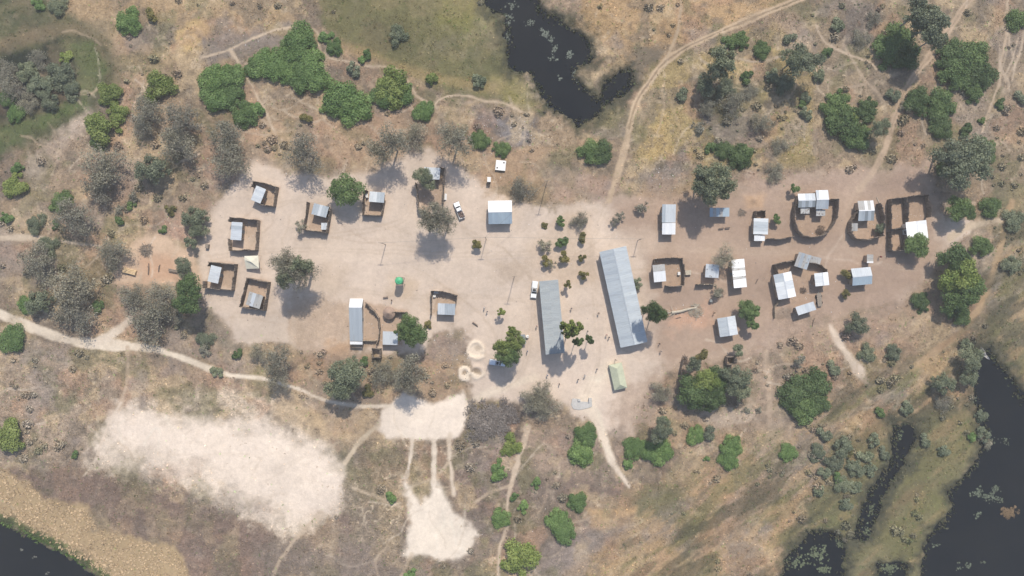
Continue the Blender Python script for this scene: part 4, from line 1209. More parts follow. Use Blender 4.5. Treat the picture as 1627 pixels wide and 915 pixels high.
fence("short lower fence of the lower compound beside the brown mat", [(1237, 477), (1229, 487), (1229, 506)], h=1.0, mat='reed_pale')
fence("ruined fence stubs beside the dark trees below the tilted gable house", [(1083, 571), (1080, 585), (1082, 598)], h=1.6, cat='fence')
fence("small reed stall below the dark two-lobed tree", [(1152, 566), (1163, 565), (1163, 577), (1152, 578)], h=1.6, closed=True, cat='enclosure')


# ------------------------------------------------------------------ special structures
def thatched_hut():
    x, y = W(617.6, 497.3, 2.2)
    root = tag(empty('thatched_hut', (x, y, 0)), "round hut with brown conical thatched roof", "hut")
    b = MB(); b.lathe([(1.35, -.1), (1.35, 1.85)], 16); b.build('wall', M['mud'], root)
    b = MB(); n = 20
    prof = [(1.75, 1.55), (1.78, 1.66), (1.2, 2.15), (.6, 2.65), (.14, 3.05), (.05, 3.15)]
    b.lathe(prof, n); me = b.mesh('roof', M['thatch'])
    r = random.Random(2)
    for v in me.vertices: v.co.x *= r.uniform(.96, 1.04); v.co.y *= r.uniform(.96, 1.04)
    put('roof', me, root)
    b = MB(); b.box(-.35, .35, -1.42, -1.3, 0, 1.6); b.build('door', M['dark_wood'], root)


thatched_hut()


def tent():
    c = [(968, 580.2), (987.7, 575.9), (997, 615.7), (976.2, 620.7)]
    cen, w, l, rz = frame_of(c, 1.6)
    root = tag(empty('canvas_tent', (cen.x, cen.y, 0), rz), "green canvas ridge tent below the largest building", "tent")
    hw, hl = w / 2, l / 2; ez = 1.45; rzv = 2.6
    v = [(-hw, -hl, ez), (-hw, hl, ez), (hw, hl, ez), (hw, -hl, ez), (0, -hl * .62, rzv), (0, hl * .66, rzv),
         (-hw * .55, 0, (ez + rzv) / 2 - .12), (hw * .55, 0, (ez + rzv) / 2 - .10), (-hw, 0, ez - .05), (hw, 0, ez - .05), (0, 0, rzv - .15)]
    f = [(0, 8, 6), (0, 6, 4), (4, 6, 10), (8, 1, 6), (6, 1, 5), (6, 5, 10), (9, 3, 7), (3, 4, 7), (4, 10, 7), (2, 9, 7), (2, 7, 5), (5, 7, 10), (0, 4, 3), (1, 2, 5)]
    tarp('roof', v, [tuple(reversed(q)) if False else q for q in f], M['canvas'], root)
    b = MB()
    for (x0, y0, x1, y1) in ((-hw, -hl, -hw, hl), (hw, -hl, hw, hl), (-hw, hl, hw, hl), (-hw, -hl, hw, -hl)):
        e = .12
        a_ = (x0 * .95, y0 * .97); c_ = (x1 * .95, y1 * .97)
        b.add([(a_[0], a_[1], 0), (c_[0], c_[1], 0), (c_[0], c_[1], ez - .05), (a_[0], a_[1], ez - .05)], [(0, 1, 2, 3)])
    b.build('wall', M['canvas'], root)
    for sy in (-.6, .64):
        b = MB(); b.tube([(0, 0, 0), (0, 0, rzv - .06)], .04, 6); b.build('pole', M['wood'], root, (0, hl * sy, 0))
    for sx in (-1, 1):
        for sy in (-1, 1):
            b = MB(); b.tube([(sx * hw, sy * hl, ez), (sx * (hw + .9), sy * (hl + .5), 0)], .015, 4); b.build('guy_rope', M['pale_wood'], root)


tent()


def canopy():
    c = [(388.7, 406.9), (411.3, 405.9), (411.3, 426.5), (388.7, 427)]
    cen, w, l, rz = frame_of(c, 2.0)
    root = tag(empty('shade_canopy', (cen.x, cen.y, 0), rz), "cream folded tarpaulin canopy between two fenced yards at left", "canopy")
    hw, hl = w / 2, l / 2
    v = [(-hw, hl, 2.2), (hw, hl, 2.3), (hw, -hl, 2.0), (-hw, -hl, 1.0), (-hw, hl * .35, 2.1), (.1, 0.05, 2.75), (hw * .2, hl, 2.25)]
    f = [(4, 3, 2), (4, 2, 5), (0, 4, 5), (0, 5, 6), (6, 5, 1), (5, 2, 1)]
    tarp('tarpaulin', v, f, M['cream'], root)
    for (x, y, z) in ((-hw, hl, 2.2), (hw, hl, 2.3), (hw, -hl, 2.0), (-hw, -hl, 1.0)):
        b = MB(); b.tube([(x, y, 0), (x, y, z - .02)], .04, 5); b.build('pole', M['wood'], root)


canopy()


def tank():
    x, y = W(633.3, 446, 5.0)
    root = tag(empty('water_tank', (x, y, 0)), "green plastic water tank on a tall dark stand", "water tank")
    for sx in (-1, 1):
        for sy in (-1, 1):
            b = MB(); b.tube([(sx * .95, sy * .95, -.1), (sx * .8, sy * .8, 3.0)], .06, 6); b.build('leg', M['steel'], root)
    for (a_, b_) in (((-.9, -.9, 1.2), (.85, -.85, 2.4)), ((.9, .9, 1.2), (-.85, .85, 2.4)), ((-.9, .9, 1.2), (-.85, -.85, 2.4)), ((.9, -.9, 1.2), (.85, .85, 2.4))):
        b = MB(); b.tube([a_, b_], .03, 5); b.build('brace', M['steel'], root)
    b = MB(); b.box(-1.05, 1.05, -1.05, 1.05, 3.0, 3.12); b.build('platform', M['wood'], root)
    b = MB(); b.lathe([(1.0, 3.12), (1.08, 3.2), (1.08, 3.6), (1.04, 3.63), (1.08, 3.66), (1.08, 4.1), (1.04, 4.13), (1.08, 4.16), (1.08, 4.7), (.9, 4.95), (.32, 5.12)], 20)
    t = b.build('tank_body', M['tank'], root)
    b = MB(); b.lathe([(.32, 5.1), (.34, 5.2), (.30, 5.26), (.05, 5.28)], 14); b.build('lid', M['tank'], t)
    b = MB(); b.tube([(1.0, -.2, 3.3), (1.25, -.25, 3.3), (1.25, -.25, .8), (1.25, -.25, .7)], .035, 6); b.build('pipe', M['steel'], root)


tank()


def slab():
    c = [(788.3, 253.7), (804.4, 255.4), (802.7, 271.5), (786.6, 269.8)]
    cen, w, l, rz = frame_of(c, .8)
    root = tag(empty('cistern', (cen.x, cen.y, 0), rz), "low square white cistern with two dark openings below the ash heap", "cistern")
    b = MB(); b.box(-w / 2 + .12, w / 2 - .12, -l / 2 + .12, l / 2 - .12, -.1, .66); b.build('base', M['cement'], root)
    b = MB(); b.box(-w / 2, w / 2, -l / 2, l / 2, .66, .80, .02, .02); b.build('cover_slab', M['whitewash'], root)
    for (x, y) in ((-.9, -.8), (.85, .85)):
        b = MB(); b.lathe([(.22, .8), (.22, .84), (.16, .85), (.02, .85)], 10, (x, y)); b.build('hatch', M['black'], root)


slab()
x_, y_ = W(777, 285, 1.9)
r0 = tag(empty('outhouse', (x_, y_, 0)), "narrow white outhouse box left of the square cistern", "outhouse")
b = MB(); b.box(-.42, .42, -.6, .6, -.1, 1.85); b.build('wall', M['mud'], r0)
b = MB(); b.box(-.5, .5, -.7, .7, 1.85, 1.93); b.build('roof', M['whitewash'], r0)
b = MB(); b.box(-.3, .3, -.64, -.59, 0, 1.6); b.build('door', M['dark_wood'], r0)

# ruined foundation below the tent
x_, y_ = W(923, 641)
r0 = tag(empty('ruined_foundation', (x_, y_, 0)), "low grey concrete floor slab of a ruin left of the tent", "ruin")
b = MB()
v = [(-2.9, -.2), (-2.2, -1.5), (-.5, -1.8), (1.8, -1.3), (3.2, -.8), (3.1, 1.6), (2.2, 1.7), (2.0, .5), (-.1, .6), (-.2, 1.3), (-2.4, 1.5)]
n_ = len(v)
b.add([(x, y, -.05) for x, y in v] + [(x, y, .18) for x, y in v], [tuple(range(n_, 2 * n_))] + [(i, (i + 1) % n_, n_ + (i + 1) % n_, n_ + i) for i in range(n_)])
b.build('floor_slab', M['cement'], r0)
for (x0, x1, y0, y1, h_) in ((2.2, 2.45, .4, 1.7, .7), (-.9, -.2, .7, 1.35, .6), (-2.6, -2.4, -.3, 1.4, .35)):
    b = MB(); b.box(x0, x1, y0, y1, .18, h_); b.build('wall_stub', M['cement'], r0)


# ------------------------------------------------------------------ vehicles
def pickup(label, px, py, deg, paint, load=None, canopy_=False, ln=4.9):
    """nose towards local +x"""
    x, y = W(px, py, 1.0)
    root = tag(empty('pickup_truck', (x, y, ground_z(px, py)), R(deg)), label, "pickup")
    k = ln / 5.0
    root.scale = (k, k, k)
    P_ = M[paint]
    bm = bmesh.new()

    def prof_body(prof, hy, hy_top=None):
        hy_top = hy_top or hy
        zs = [p[1] for p in prof]; z0, z1 = min(zs), max(zs)
        L1 = []; L2 = []
        for (px_, pz) in prof:
            t = (pz - z0) / (z1 - z0 + 1e-6)
            yy = hy + (hy_top - hy) * t
            L1.append(bm.verts.new((px_, -yy, pz))); L2.append(bm.verts.new((px_, yy, pz)))
        n = len(prof)
        bm.faces.new(L1); bm.faces.new(L2[::-1])
        for i in range(n):
            bm.faces.new((L1[i], L2[i], L2[(i + 1) % n], L1[(i + 1) % n])[::-1])
    prof_body([(-.35, .38), (2.42, .38), (2.5, .55), (2.46, .80), (2.3, .93), (1.25, 1.02), (1.2, 1.03), (-.35, 1.03)], .86, .80)
    prof_body([(-.33, 1.02), (1.22, 1.02), (.62, 1.58), (.5, 1.63), (-.12, 1.63), (-.28, 1.55)], .78, .62)
    bmesh.ops.bevel(bm, geom=bm.edges[:], offset=.03, segments=1, affect='EDGES')
    bmesh.ops.recalc_face_normals(bm, faces=bm.faces)
    me = bpy.data.meshes.new('body'); bm.to_mesh(me); bm.free(); me.materials.append(P_)
    body = put('body', me, root)

    def quad(name, v, mat, par=body):
        c = sum((Vector(q) for q in v), Vector()) / 4
        nn = (Vector(v[1]) - Vector(v[0])).cross(Vector(v[2]) - Vector(v[0])).normalized() * .012
        vv = [Vector(q) + nn for q in v] + [Vector(q) - nn for q in v]
        return put(name, mesh(name, [tuple(q) for q in vv], [(0, 1, 2, 3), (7, 6, 5, 4), (0, 4, 5, 1), (1, 5, 6, 2), (2, 6, 7, 3), (3, 7, 4, 0)], M[mat]), par)
    quad('windscreen', [(1.16, -.68, 1.10), (1.16, .68, 1.10), (.66, .58, 1.57), (.66, -.58, 1.57)], 'glass')
    quad('rear_window', [(-.335, .6, 1.12), (-.335, -.6, 1.12), (-.30, -.54, 1.52), (-.30, .54, 1.52)], 'glass')
    for s_ in (-1, 1):
        quad('side_window', [(-.2, s_ * .775, 1.08), (.95, s_ * .775, 1.08), (.55, s_ * .655, 1.54), (-.12, s_ * .655, 1.54)], 'glass')
        b = MB(); b.box(.86, 1.0, s_ * .8 - .0, s_ * .98, 1.05, 1.22) if s_ > 0 else b.box(.86, 1.0, -.98, -.8, 1.05, 1.22)
        b.build('mirror', M['black'], body)
        b = MB(); b.box(2.40, 2.49, s_ * .62 - .14, s_ * .62 + .14, .66, .80); b.build('headlight', M['lamp_glass'], body)
    bed = MB()
    bed.box(-2.45, -.40, -.80, .80, .50, .60)
    bed.box(-2.45, -.40, .80, .86, .50, 1.0); bed.box(-2.45, -.40, -.86, -.80, .50, 1.0)
    bed.box(-.46, -.40, -.80, .80, .60, 1.0)
    bd = bed.build('cargo_bed', P_, root)
    b = MB(); b.box(-2.51, -2.45, -.84, .84, .5, 1.0); b.build('tailgate', P_, bd)
    for s_ in (-1, 1):
        b = MB(); b.box(-2.54, -2.50, s_ * .76 - .07, s_ * .76 + .07, .68, .92); b.build('tail_light', M['red_lens'], bd)
    b = MB(); b.box(2.45, 2.6, -.84, .84, .36, .56, 0, .03); b.build('bumper', M['black'], root)
    for (wx_, s_) in ((1.62, 1), (1.62, -1), (-1.5, 1), (-1.5, -1)):
        w = MB(); nseg = 14
        pr = [(.20, -.10), (.36, -.11), (.39, -.06), (.39, .06), (.36, .11), (.20, .10)]
        vv, ff = [], []
        for (rr, yy) in pr:
            for q in range(nseg):
                a_ = 2 * math.pi * q / nseg; vv.append((rr * math.cos(a_), yy, rr * math.sin(a_)))
        for i in range(len(pr) - 1):
            for q in range(nseg):
                q2 = (q + 1) % nseg; ff.append((i * nseg + q, i * nseg + q2, (i + 1) * nseg + q2, (i + 1) * nseg + q))
        tw = put('wheel', mesh('wheel', vv, ff, M['tyre']), root, (wx_, s_ * .78, .38))
        rm = MB(); rm.lathe([(.2, -.08), (.2, .08), (.05, .10)], 10)
        rm.build('rim', M['rim'], tw, (0, 0, 0), (R(-90 * s_), 0, 0))
    if load:
        r = random.Random(5); b = MB()
        for q in range(16):
            cx_, cy_ = r.uniform(-2.2, -.7), r.uniform(-.6, .6)
            Mx = Matrix.Translation((cx_, cy_, .85 + r.uniform(-.1, .25))) @ Matrix.Rotation(r.uniform(0, 3), 4, 'Z') @ Matrix.Rotation(r.uniform(-.4, .4), 4, 'X')
            b.box(-.35, .35, -.22, .22, -.2, .22, .06, .06, Mx)
        b.build('load', M[load], root)
    if canopy_:
        b = MB(); b.box(-2.4, -.42, -.78, .78, 1.0, 1.55, .1, .1); b.build('bed_canopy', P_, root)
        b = MB(); b.box(-.2, .5, -.5, .5, 1.66, 1.72); b.build('roof_rack', M['black'], root)
    return root


pickup("white pickup truck parked along the left wall of the long grey building", 849, 460, -97 + 0, 'white_paint', None, True)
pickup("white cabbed pickup with dark brown load beside the bare tree", 729.5, 334, 112, 'white_paint', 'load', ln=4.9)
pickup("silver pickup half hidden in the shade below the bright green tree", 790, 576.5, -8, 'silver_paint', None, True, ln=4.6)

# parked hand cart with white bundle by the bright green tree
x_, y_ = W(830, 538.5, 1.0)
r0 = tag(empty('market_stall', (x_, y_, 0), R(6)), "small grey flat-roofed stall right of the bright green tree", "stall")
b = MB(); b.box(-.9, .9, -1.4, 1.3, 1.55, 1.62); b.build('roof', M['zinc_dull'], r0)
for sx in (-.8, .8):
    for sy in (-1.25, 1.15):
        b = MB(); b.tube([(sx, sy, 0), (sx, sy, 1.55)], .05, 5); b.build('post', M['wood'], r0)
b = MB(); b.box(-.75, .75, -.5, .5, .75, .82); b.build('table_top', M['wood'], r0)
x_, y_ = W(838, 534.5, .6)
r0 = tag(empty('water_drum', (x_, y_, 0)), "white drum standing right of the grey stall", "drum")
b = MB(); b.lathe([(.40, 0), (.45, .05), (.45, .9), (.40, .98), (.2, 1.0)], 14); b.build('drum_body', M['whitewash'], r0)
b = MB(); b.lathe([(.12, 1.0), (.12, 1.06), (.03, 1.07)], 8, (.15, 0)); b.build('cap', M['black'], r0)


# ------------------------------------------------------------------ poles and cables
def pole(label, px, py, h, arm=True):
    x, y = W(px, py, 0)
    root = tag(empty('utility_pole', (x, y, 0)), label, "pole")
    b = MB(); b.tube([(0, 0, -.3), (0, 0, h)], [.10, .07], 8); b.build('shaft', M['wood'], root)
    if arm:
        b = MB(); b.box(-.8, .8, -.05, .05, h - .45, h - .33); b.build('crossarm', M['wood'], root)
        for k_ in (-.7, 0, .7):
            b = MB(); b.lathe([(.04, h - .33), (.06, h - .25), (.03, h - .18)], 6, (k_, 0)); b.build('insulator', M['cement'], root)
    return Vector((x, y, h - .2))


pp = [pole("utility pole on open sand above the green water tank", 613, 388.5, 8),
      pole("utility pole beside the small olive bush below the house with lit and shaded roof slopes", 772.5, 380, 8),
      pole("utility pole by the upper right corner of the largest building", 1013, 382, 6.5),
      pole("tall utility pole beside the old garden beds", 867, 296, 11),
      pole("tall utility pole on open sand left of the white pickup", 817, 440, 10.5),
      pole("utility pole between the green tent and the largest building", 977.5, 571, 3.2, False)]


def cable(label, a, c):
    b = MB(); n = 12
    pts = [a.lerp(c, i / n) - Vector((0, 0, 4 * .7 * (i / n) * (1 - i / n))) for i in range(n + 1)]
    b.tube(pts, .025, 4)
    tag(b.build('power_cable', M['steel']), label, "cable")


cable("thin power cable between the two poles left of the garden trees", pp[0], pp[1])
cable("thin power cable across the top of the young garden trees", pp[1], pp[2])
cable("thin power cable from the old garden pole to the olive bush pole", pp[1], pp[3])

# ------------------------------------------------------------------ trees
def leaf_mesh(name, pos, nrm, size, tint, mat, aspect=0.6):
    """many small diamond leaves; pos, nrm (n,3), size (n,), tint (n,)"""
    n = len(pos)
    up = nrg.normal(size=(n, 3))
    a = np.cross(nrm, up); a /= np.linalg.norm(a, axis=1)[:, None] + 1e-9
    b = np.cross(nrm, a)
    s = size[:, None]
    V = np.stack([pos + a * s, pos + b * s * aspect, pos - a * s, pos - b * s * aspect], 1)
    me = bpy.data.meshes.new(name)
    me.vertices.add(n * 4); me.loops.add(n * 4); me.polygons.add(n)
    me.vertices.foreach_set("co", V.ravel().astype(np.float32))
    me.loops.foreach_set("vertex_index", np.arange(n * 4, dtype=np.int32))
    me.polygons.foreach_set("loop_start", np.arange(0, n * 4, 4, dtype=np.int32))
    me.polygons.foreach_set("loop_total", np.full(n, 4, np.int32))
    me.update(calc_edges=True)
    t = me.attributes.new("tint", 'FLOAT', 'POINT')
    t.data.foreach_set("value", np.repeat(np.clip(tint, 0, 1), 4).astype(np.float32))
    me.materials.append(mat)
    return me


def crown(name, mat, seed, lobes, n, leaf, flat, spread, fill, tangle=0.5, low=-0.35, twig=False):
    """unit-radius crown. lobes sit in a dome; leaves on and inside the lobes. flat = height/width"""
    g = np.random.default_rng(seed)
    cen, rad = [], []
    for k in range(lobes):
        a = 2 * np.pi * (k + g.uniform(-.35, .35)) * 0.618034
        d = spread * np.sqrt((k + .3) / lobes) * g.uniform(.72, 1.2)
        z = flat * (0.60 * (1 - d * d) + g.uniform(-.22, .26))
        cen.append((d * np.cos(a), d * np.sin(a), z)); rad.append(g.uniform(.17, .42) if lobes > 6 else g.uniform(.34, .5))
    cen = np.array(cen); rad = np.array(rad)
    w = rad ** 2; w /= w.sum()
    k = g.choice(lobes, n, p=w)
    v = g.normal(size=(n, 3)); v /= np.linalg.norm(v, axis=1)[:, None]
    v[:, 2] = np.where(v[:, 2] < low, -v[:, 2], v[:, 2])
    rr = 1 - fill * g.uniform(0, 1, n) ** 2
    bump = 1 + .22 * np.sin(v[:, 0] * 7 + k * 2.1) * np.sin(v[:, 1] * 8 + k) * np.cos(v[:, 2] * 6)
    pos = cen[k] + v * (rad[k] * rr * bump)[:, None] * np.array([1, 1, .85 if flat > .5 else .7])
    pos[:, 2] = np.maximum(pos[:, 2], 0.02)
    nrm = v + g.normal(size=(n, 3)) * tangle
    nrm /= np.linalg.norm(nrm, axis=1)[:, None]
    lt = g.uniform(0, .9, lobes)
    tint = lt[k] * .9 + g.uniform(-.3, .4, n)
    size = leaf * g.uniform(.6, 1.35, n)
    return leaf_mesh(name, pos, nrm, size, tint, mat, 0.14 if twig else (.42 if mat.name.startswith('withered') else .62)), cen


def trunk_mesh(name, cen, seed, base=-.9, twigs=0):
    """tapered trunk with a limb to each lobe; unit crown coordinates, foot at z = base"""
    r = random.Random(seed)
    b = MB()
    fork = Vector((r.uniform(-.06, .06), r.uniform(-.06, .06), base * .35))
    b.tube([(0, 0, base), Vector((0, 0, base)).lerp(fork, .5) + Vector((r.uniform(-.04, .04), 0, 0)), fork], [.075, .055, .045], 7)
    for c in cen:
        c = Vector(c)
        m = fork.lerp(c, .5) + Vector((r.uniform(-.08, .08), r.uniform(-.08, .08), r.uniform(0, .08)))
        b.tube([fork, m, c], [.034, .022, .008], 5, False)
        for _ in range(twigs):
            d = Vector((r.gauss(0, 1), r.gauss(0, 1), r.gauss(0, .7))).normalized()
            st = m.lerp(c, r.uniform(0, 1)); en = st + d * r.uniform(.18, .38); md = st.lerp(en, .5) + Vector((r.uniform(-.04, .04), r.uniform(-.04, .04), .02))
            b.tube([st, md, en], [.011, .008, .003], 3, False)
    return b.mesh(name, M['bark'])


PROTO = {}


def make_proto(kind, size, k, **kw):
    me, cen = crown('crown', M[kw.pop('mat')], 100 + hash_(kind, size, k), **{a: v for a, v in kw.items() if a != 'twigs'})
    PROTO[(kind, size, k)] = (me, trunk_mesh('trunk', cen, k + 3, -.9 if kw['flat'] > .5 else -.25, kw.get('twigs', 0)))


def hash_(a, b_, c):
    return sum(ord(ch) for ch in a + b_) * 7 + c * 31


NV = 4
for k in range(NV):
    make_proto('G', 'l', k, mat='leafG', lobes=24, n=7000, leaf=.050, flat=.55, spread=.76, fill=.5, tangle=.55)
    make_proto('M', 'l', k, mat='leafM', lobes=24, n=7000, leaf=.050, flat=.50, spread=.78, fill=.5, tangle=.55)
    make_proto('M', 's', k, mat='leafM', lobes=8, n=1500, leaf=.105, flat=.7, spread=.66, fill=.5, tangle=.55)
    make_proto('G', 's', k, mat='leafG', lobes=8, n=1500, leaf=.105, flat=.75, spread=.66, fill=.5, tangle=.55)
    make_proto('L', 'l', k, mat='leafL', lobes=20, n=5200, leaf=.056, flat=.62, spread=.80, fill=.6, tangle=.65)
    make_proto('L', 's', k, mat='leafL', lobes=8, n=1300, leaf=.11, flat=.75, spread=.68, fill=.6, tangle=.6)
    make_proto('S', 'l', k, mat='leafS', lobes=22, n=5600, leaf=.048, flat=.70, spread=.80, fill=.7, tangle=.8, twigs=5)
    make_proto('S', 's', k, mat='leafS', lobes=8, n=1100, leaf=.10, flat=.75, spread=.70, fill=.7, tangle=.8, twigs=3)
    make_proto('B', 'l', k, mat='leafB', lobes=24, n=2900, leaf=.044, flat=.70, spread=.84, fill=.9, tangle=1.2, twigs=14)
    make_proto('B', 's', k, mat='leafB', lobes=8, n=700, leaf=.09, flat=.75, spread=.74, fill=.9, tangle=1.2, twigs=10)
    make_proto('O', 's', k, mat='leafO', lobes=8, n=1500, leaf=.10, flat=.8, spread=.64, fill=.6, tangle=.7, twigs=3)
    make_proto('D', 'l', k, mat='leafD', lobes=18, n=1500, leaf=.05, flat=.3, spread=.86, fill=.9, tangle=1.2, twigs=3)

LANDMARKS = [
    ("the top left marsh", 60, 120), ("the path fork", 370, 78), ("the pale sandy slope", 90, 230), ("the left footpath", 60, 378),
    ("the working yard", 250, 420), ("the broad sand track", 120, 545), ("the bare sand field", 350, 720), ("the topmost fenced yard", 421, 309),
    ("the leftmost fenced yard", 353, 438), ("the green water tank", 632, 447), ("the long narrow house", 566, 510), ("the round thatched hut", 617, 497),
    ("the north marsh", 640, 60), ("the lagoon", 870, 100), ("the half-shaded gable house", 795, 338), ("the square white cistern", 796, 262),
    ("the two-track road", 1030, 130), ("the old garden beds", 910, 295), ("the long grey building", 877, 503), ("the largest building", 992, 472),
    ("the sand rings", 750, 570), ("the sand clearing", 670, 665), ("the green tent", 981, 598), ("the rust-striped house", 1172, 435), ("the shaded shelter", 1141, 337),
    ("the round compound", 1291, 345), ("the brightest white house", 1456, 365), ("the upper right road", 1448, 128), ("the right footpath", 1590, 110),
    ("the lower compound", 1275, 450), ("the tilted gable house", 1156, 518), ("the sand wash", 1350, 565), ("the right river", 1580, 640), ("the marsh channel", 1415, 770),
    ("the sand gully", 975, 730), ("the bottom footpath", 806, 810), ("the tan reed bank", 150, 850), ("the brown loaded truck", 729, 334),
    ("the fallen tree", 1090, 492), ("the lower tan bank", 1180, 800), ("the bottom footpath's end", 813, 910), ("the tilted yard", 505, 348),
]
LOOK = {'G': "dark green bushy tree", 'M': "fresh green domed tree", 'L': "bright green leafy tree", 'S': "grey-green airy tree", 'B': "grey half-bare tree", 'O': "olive young tree", 'D': "dark burnt-looking thicket"}
CATN = {'D': "thicket"}
pending = []


def direction(dx, dy):
    a = math.degrees(math.atan2(-dy, dx)) % 360
    return ["right of", "above right of", "above", "above left of", "left of", "below left of", "below", "below right of"][int((a + 22.5) // 45) % 8]


def bushy_(hc):
    return hc is None


def tree(kind, px, py, r, hc=None, name=None):
    """crown centre and radius in photograph pixels; hc = height of the crown's middle in metres"""
    if kind == 'G' and bushy_(hc) and ((px < 700 and py < 210) or py > 680 or px < 60): kind = 'M'
    if kind == 'S': r *= 1.10
    size = 's' if (r < 14 or (kind, 'l', 0) not in PROTO) else 'l'
    if (kind, size, 0) not in PROTO: size = 'l'
    R_ = r * S * 1.10
    bushy = hc is None
    if bushy: hc = R_ * .36
    x, y = W(px, py, hc)
    k = rng.randrange(NV)
    me, tr = PROTO[(kind, size, k)]
    rz = rng.uniform(0, 6.28)
    nm = {'G': 'broadleaf_tree', 'M': 'domed_tree', 'L': 'leafy_tree', 'S': 'acacia_tree', 'B': 'bare_tree', 'O': 'young_tree', 'D': 'thicket'}[kind]
    if r < 10 and kind in 'GLM' and bushy: nm = 'bush'
    gz = ground_z(CX + x / S, CY - y / S)
    root = empty(name or nm, (x, y, gz), rz)
    sx = R_ * rng.uniform(.96, 1.06); sy = R_ * rng.uniform(.94, 1.04)
    if bushy:
        cz = 0.05 * R_; sz = R_ * (rng.uniform(.60, .80) if kind != 'D' else .3)
    else:
        sz = max(R_ * rng.uniform(.85, 1.0), hc * .55); cz = max(.1, hc - sz * .35)
    base = -.9 if (kind, size) not in (('D', 'l'),) else -.25
    put('crown', me, root, (0, 0, cz), (0, 0, 0), (sx, sy, sz))
    # trunk: foot on the ground, limbs in the crown
    put('trunk', tr, root, (0, 0, cz), (0, 0, 0), (sx * .9, sy * .9, sz if not bushy else sz))
    if not bushy:
        t = root.children[-1]
        foot = cz + base * sz
        if foot > -.1:
            b_ = MB(); b_.tube([(0, 0, -.1), (0, 0, foot + .1)], [.05 * R_, .04 * R_], 7); b_.build('stem', M['bark'], root)
    pending.append((root, kind, px, py, r, nm))
    return root


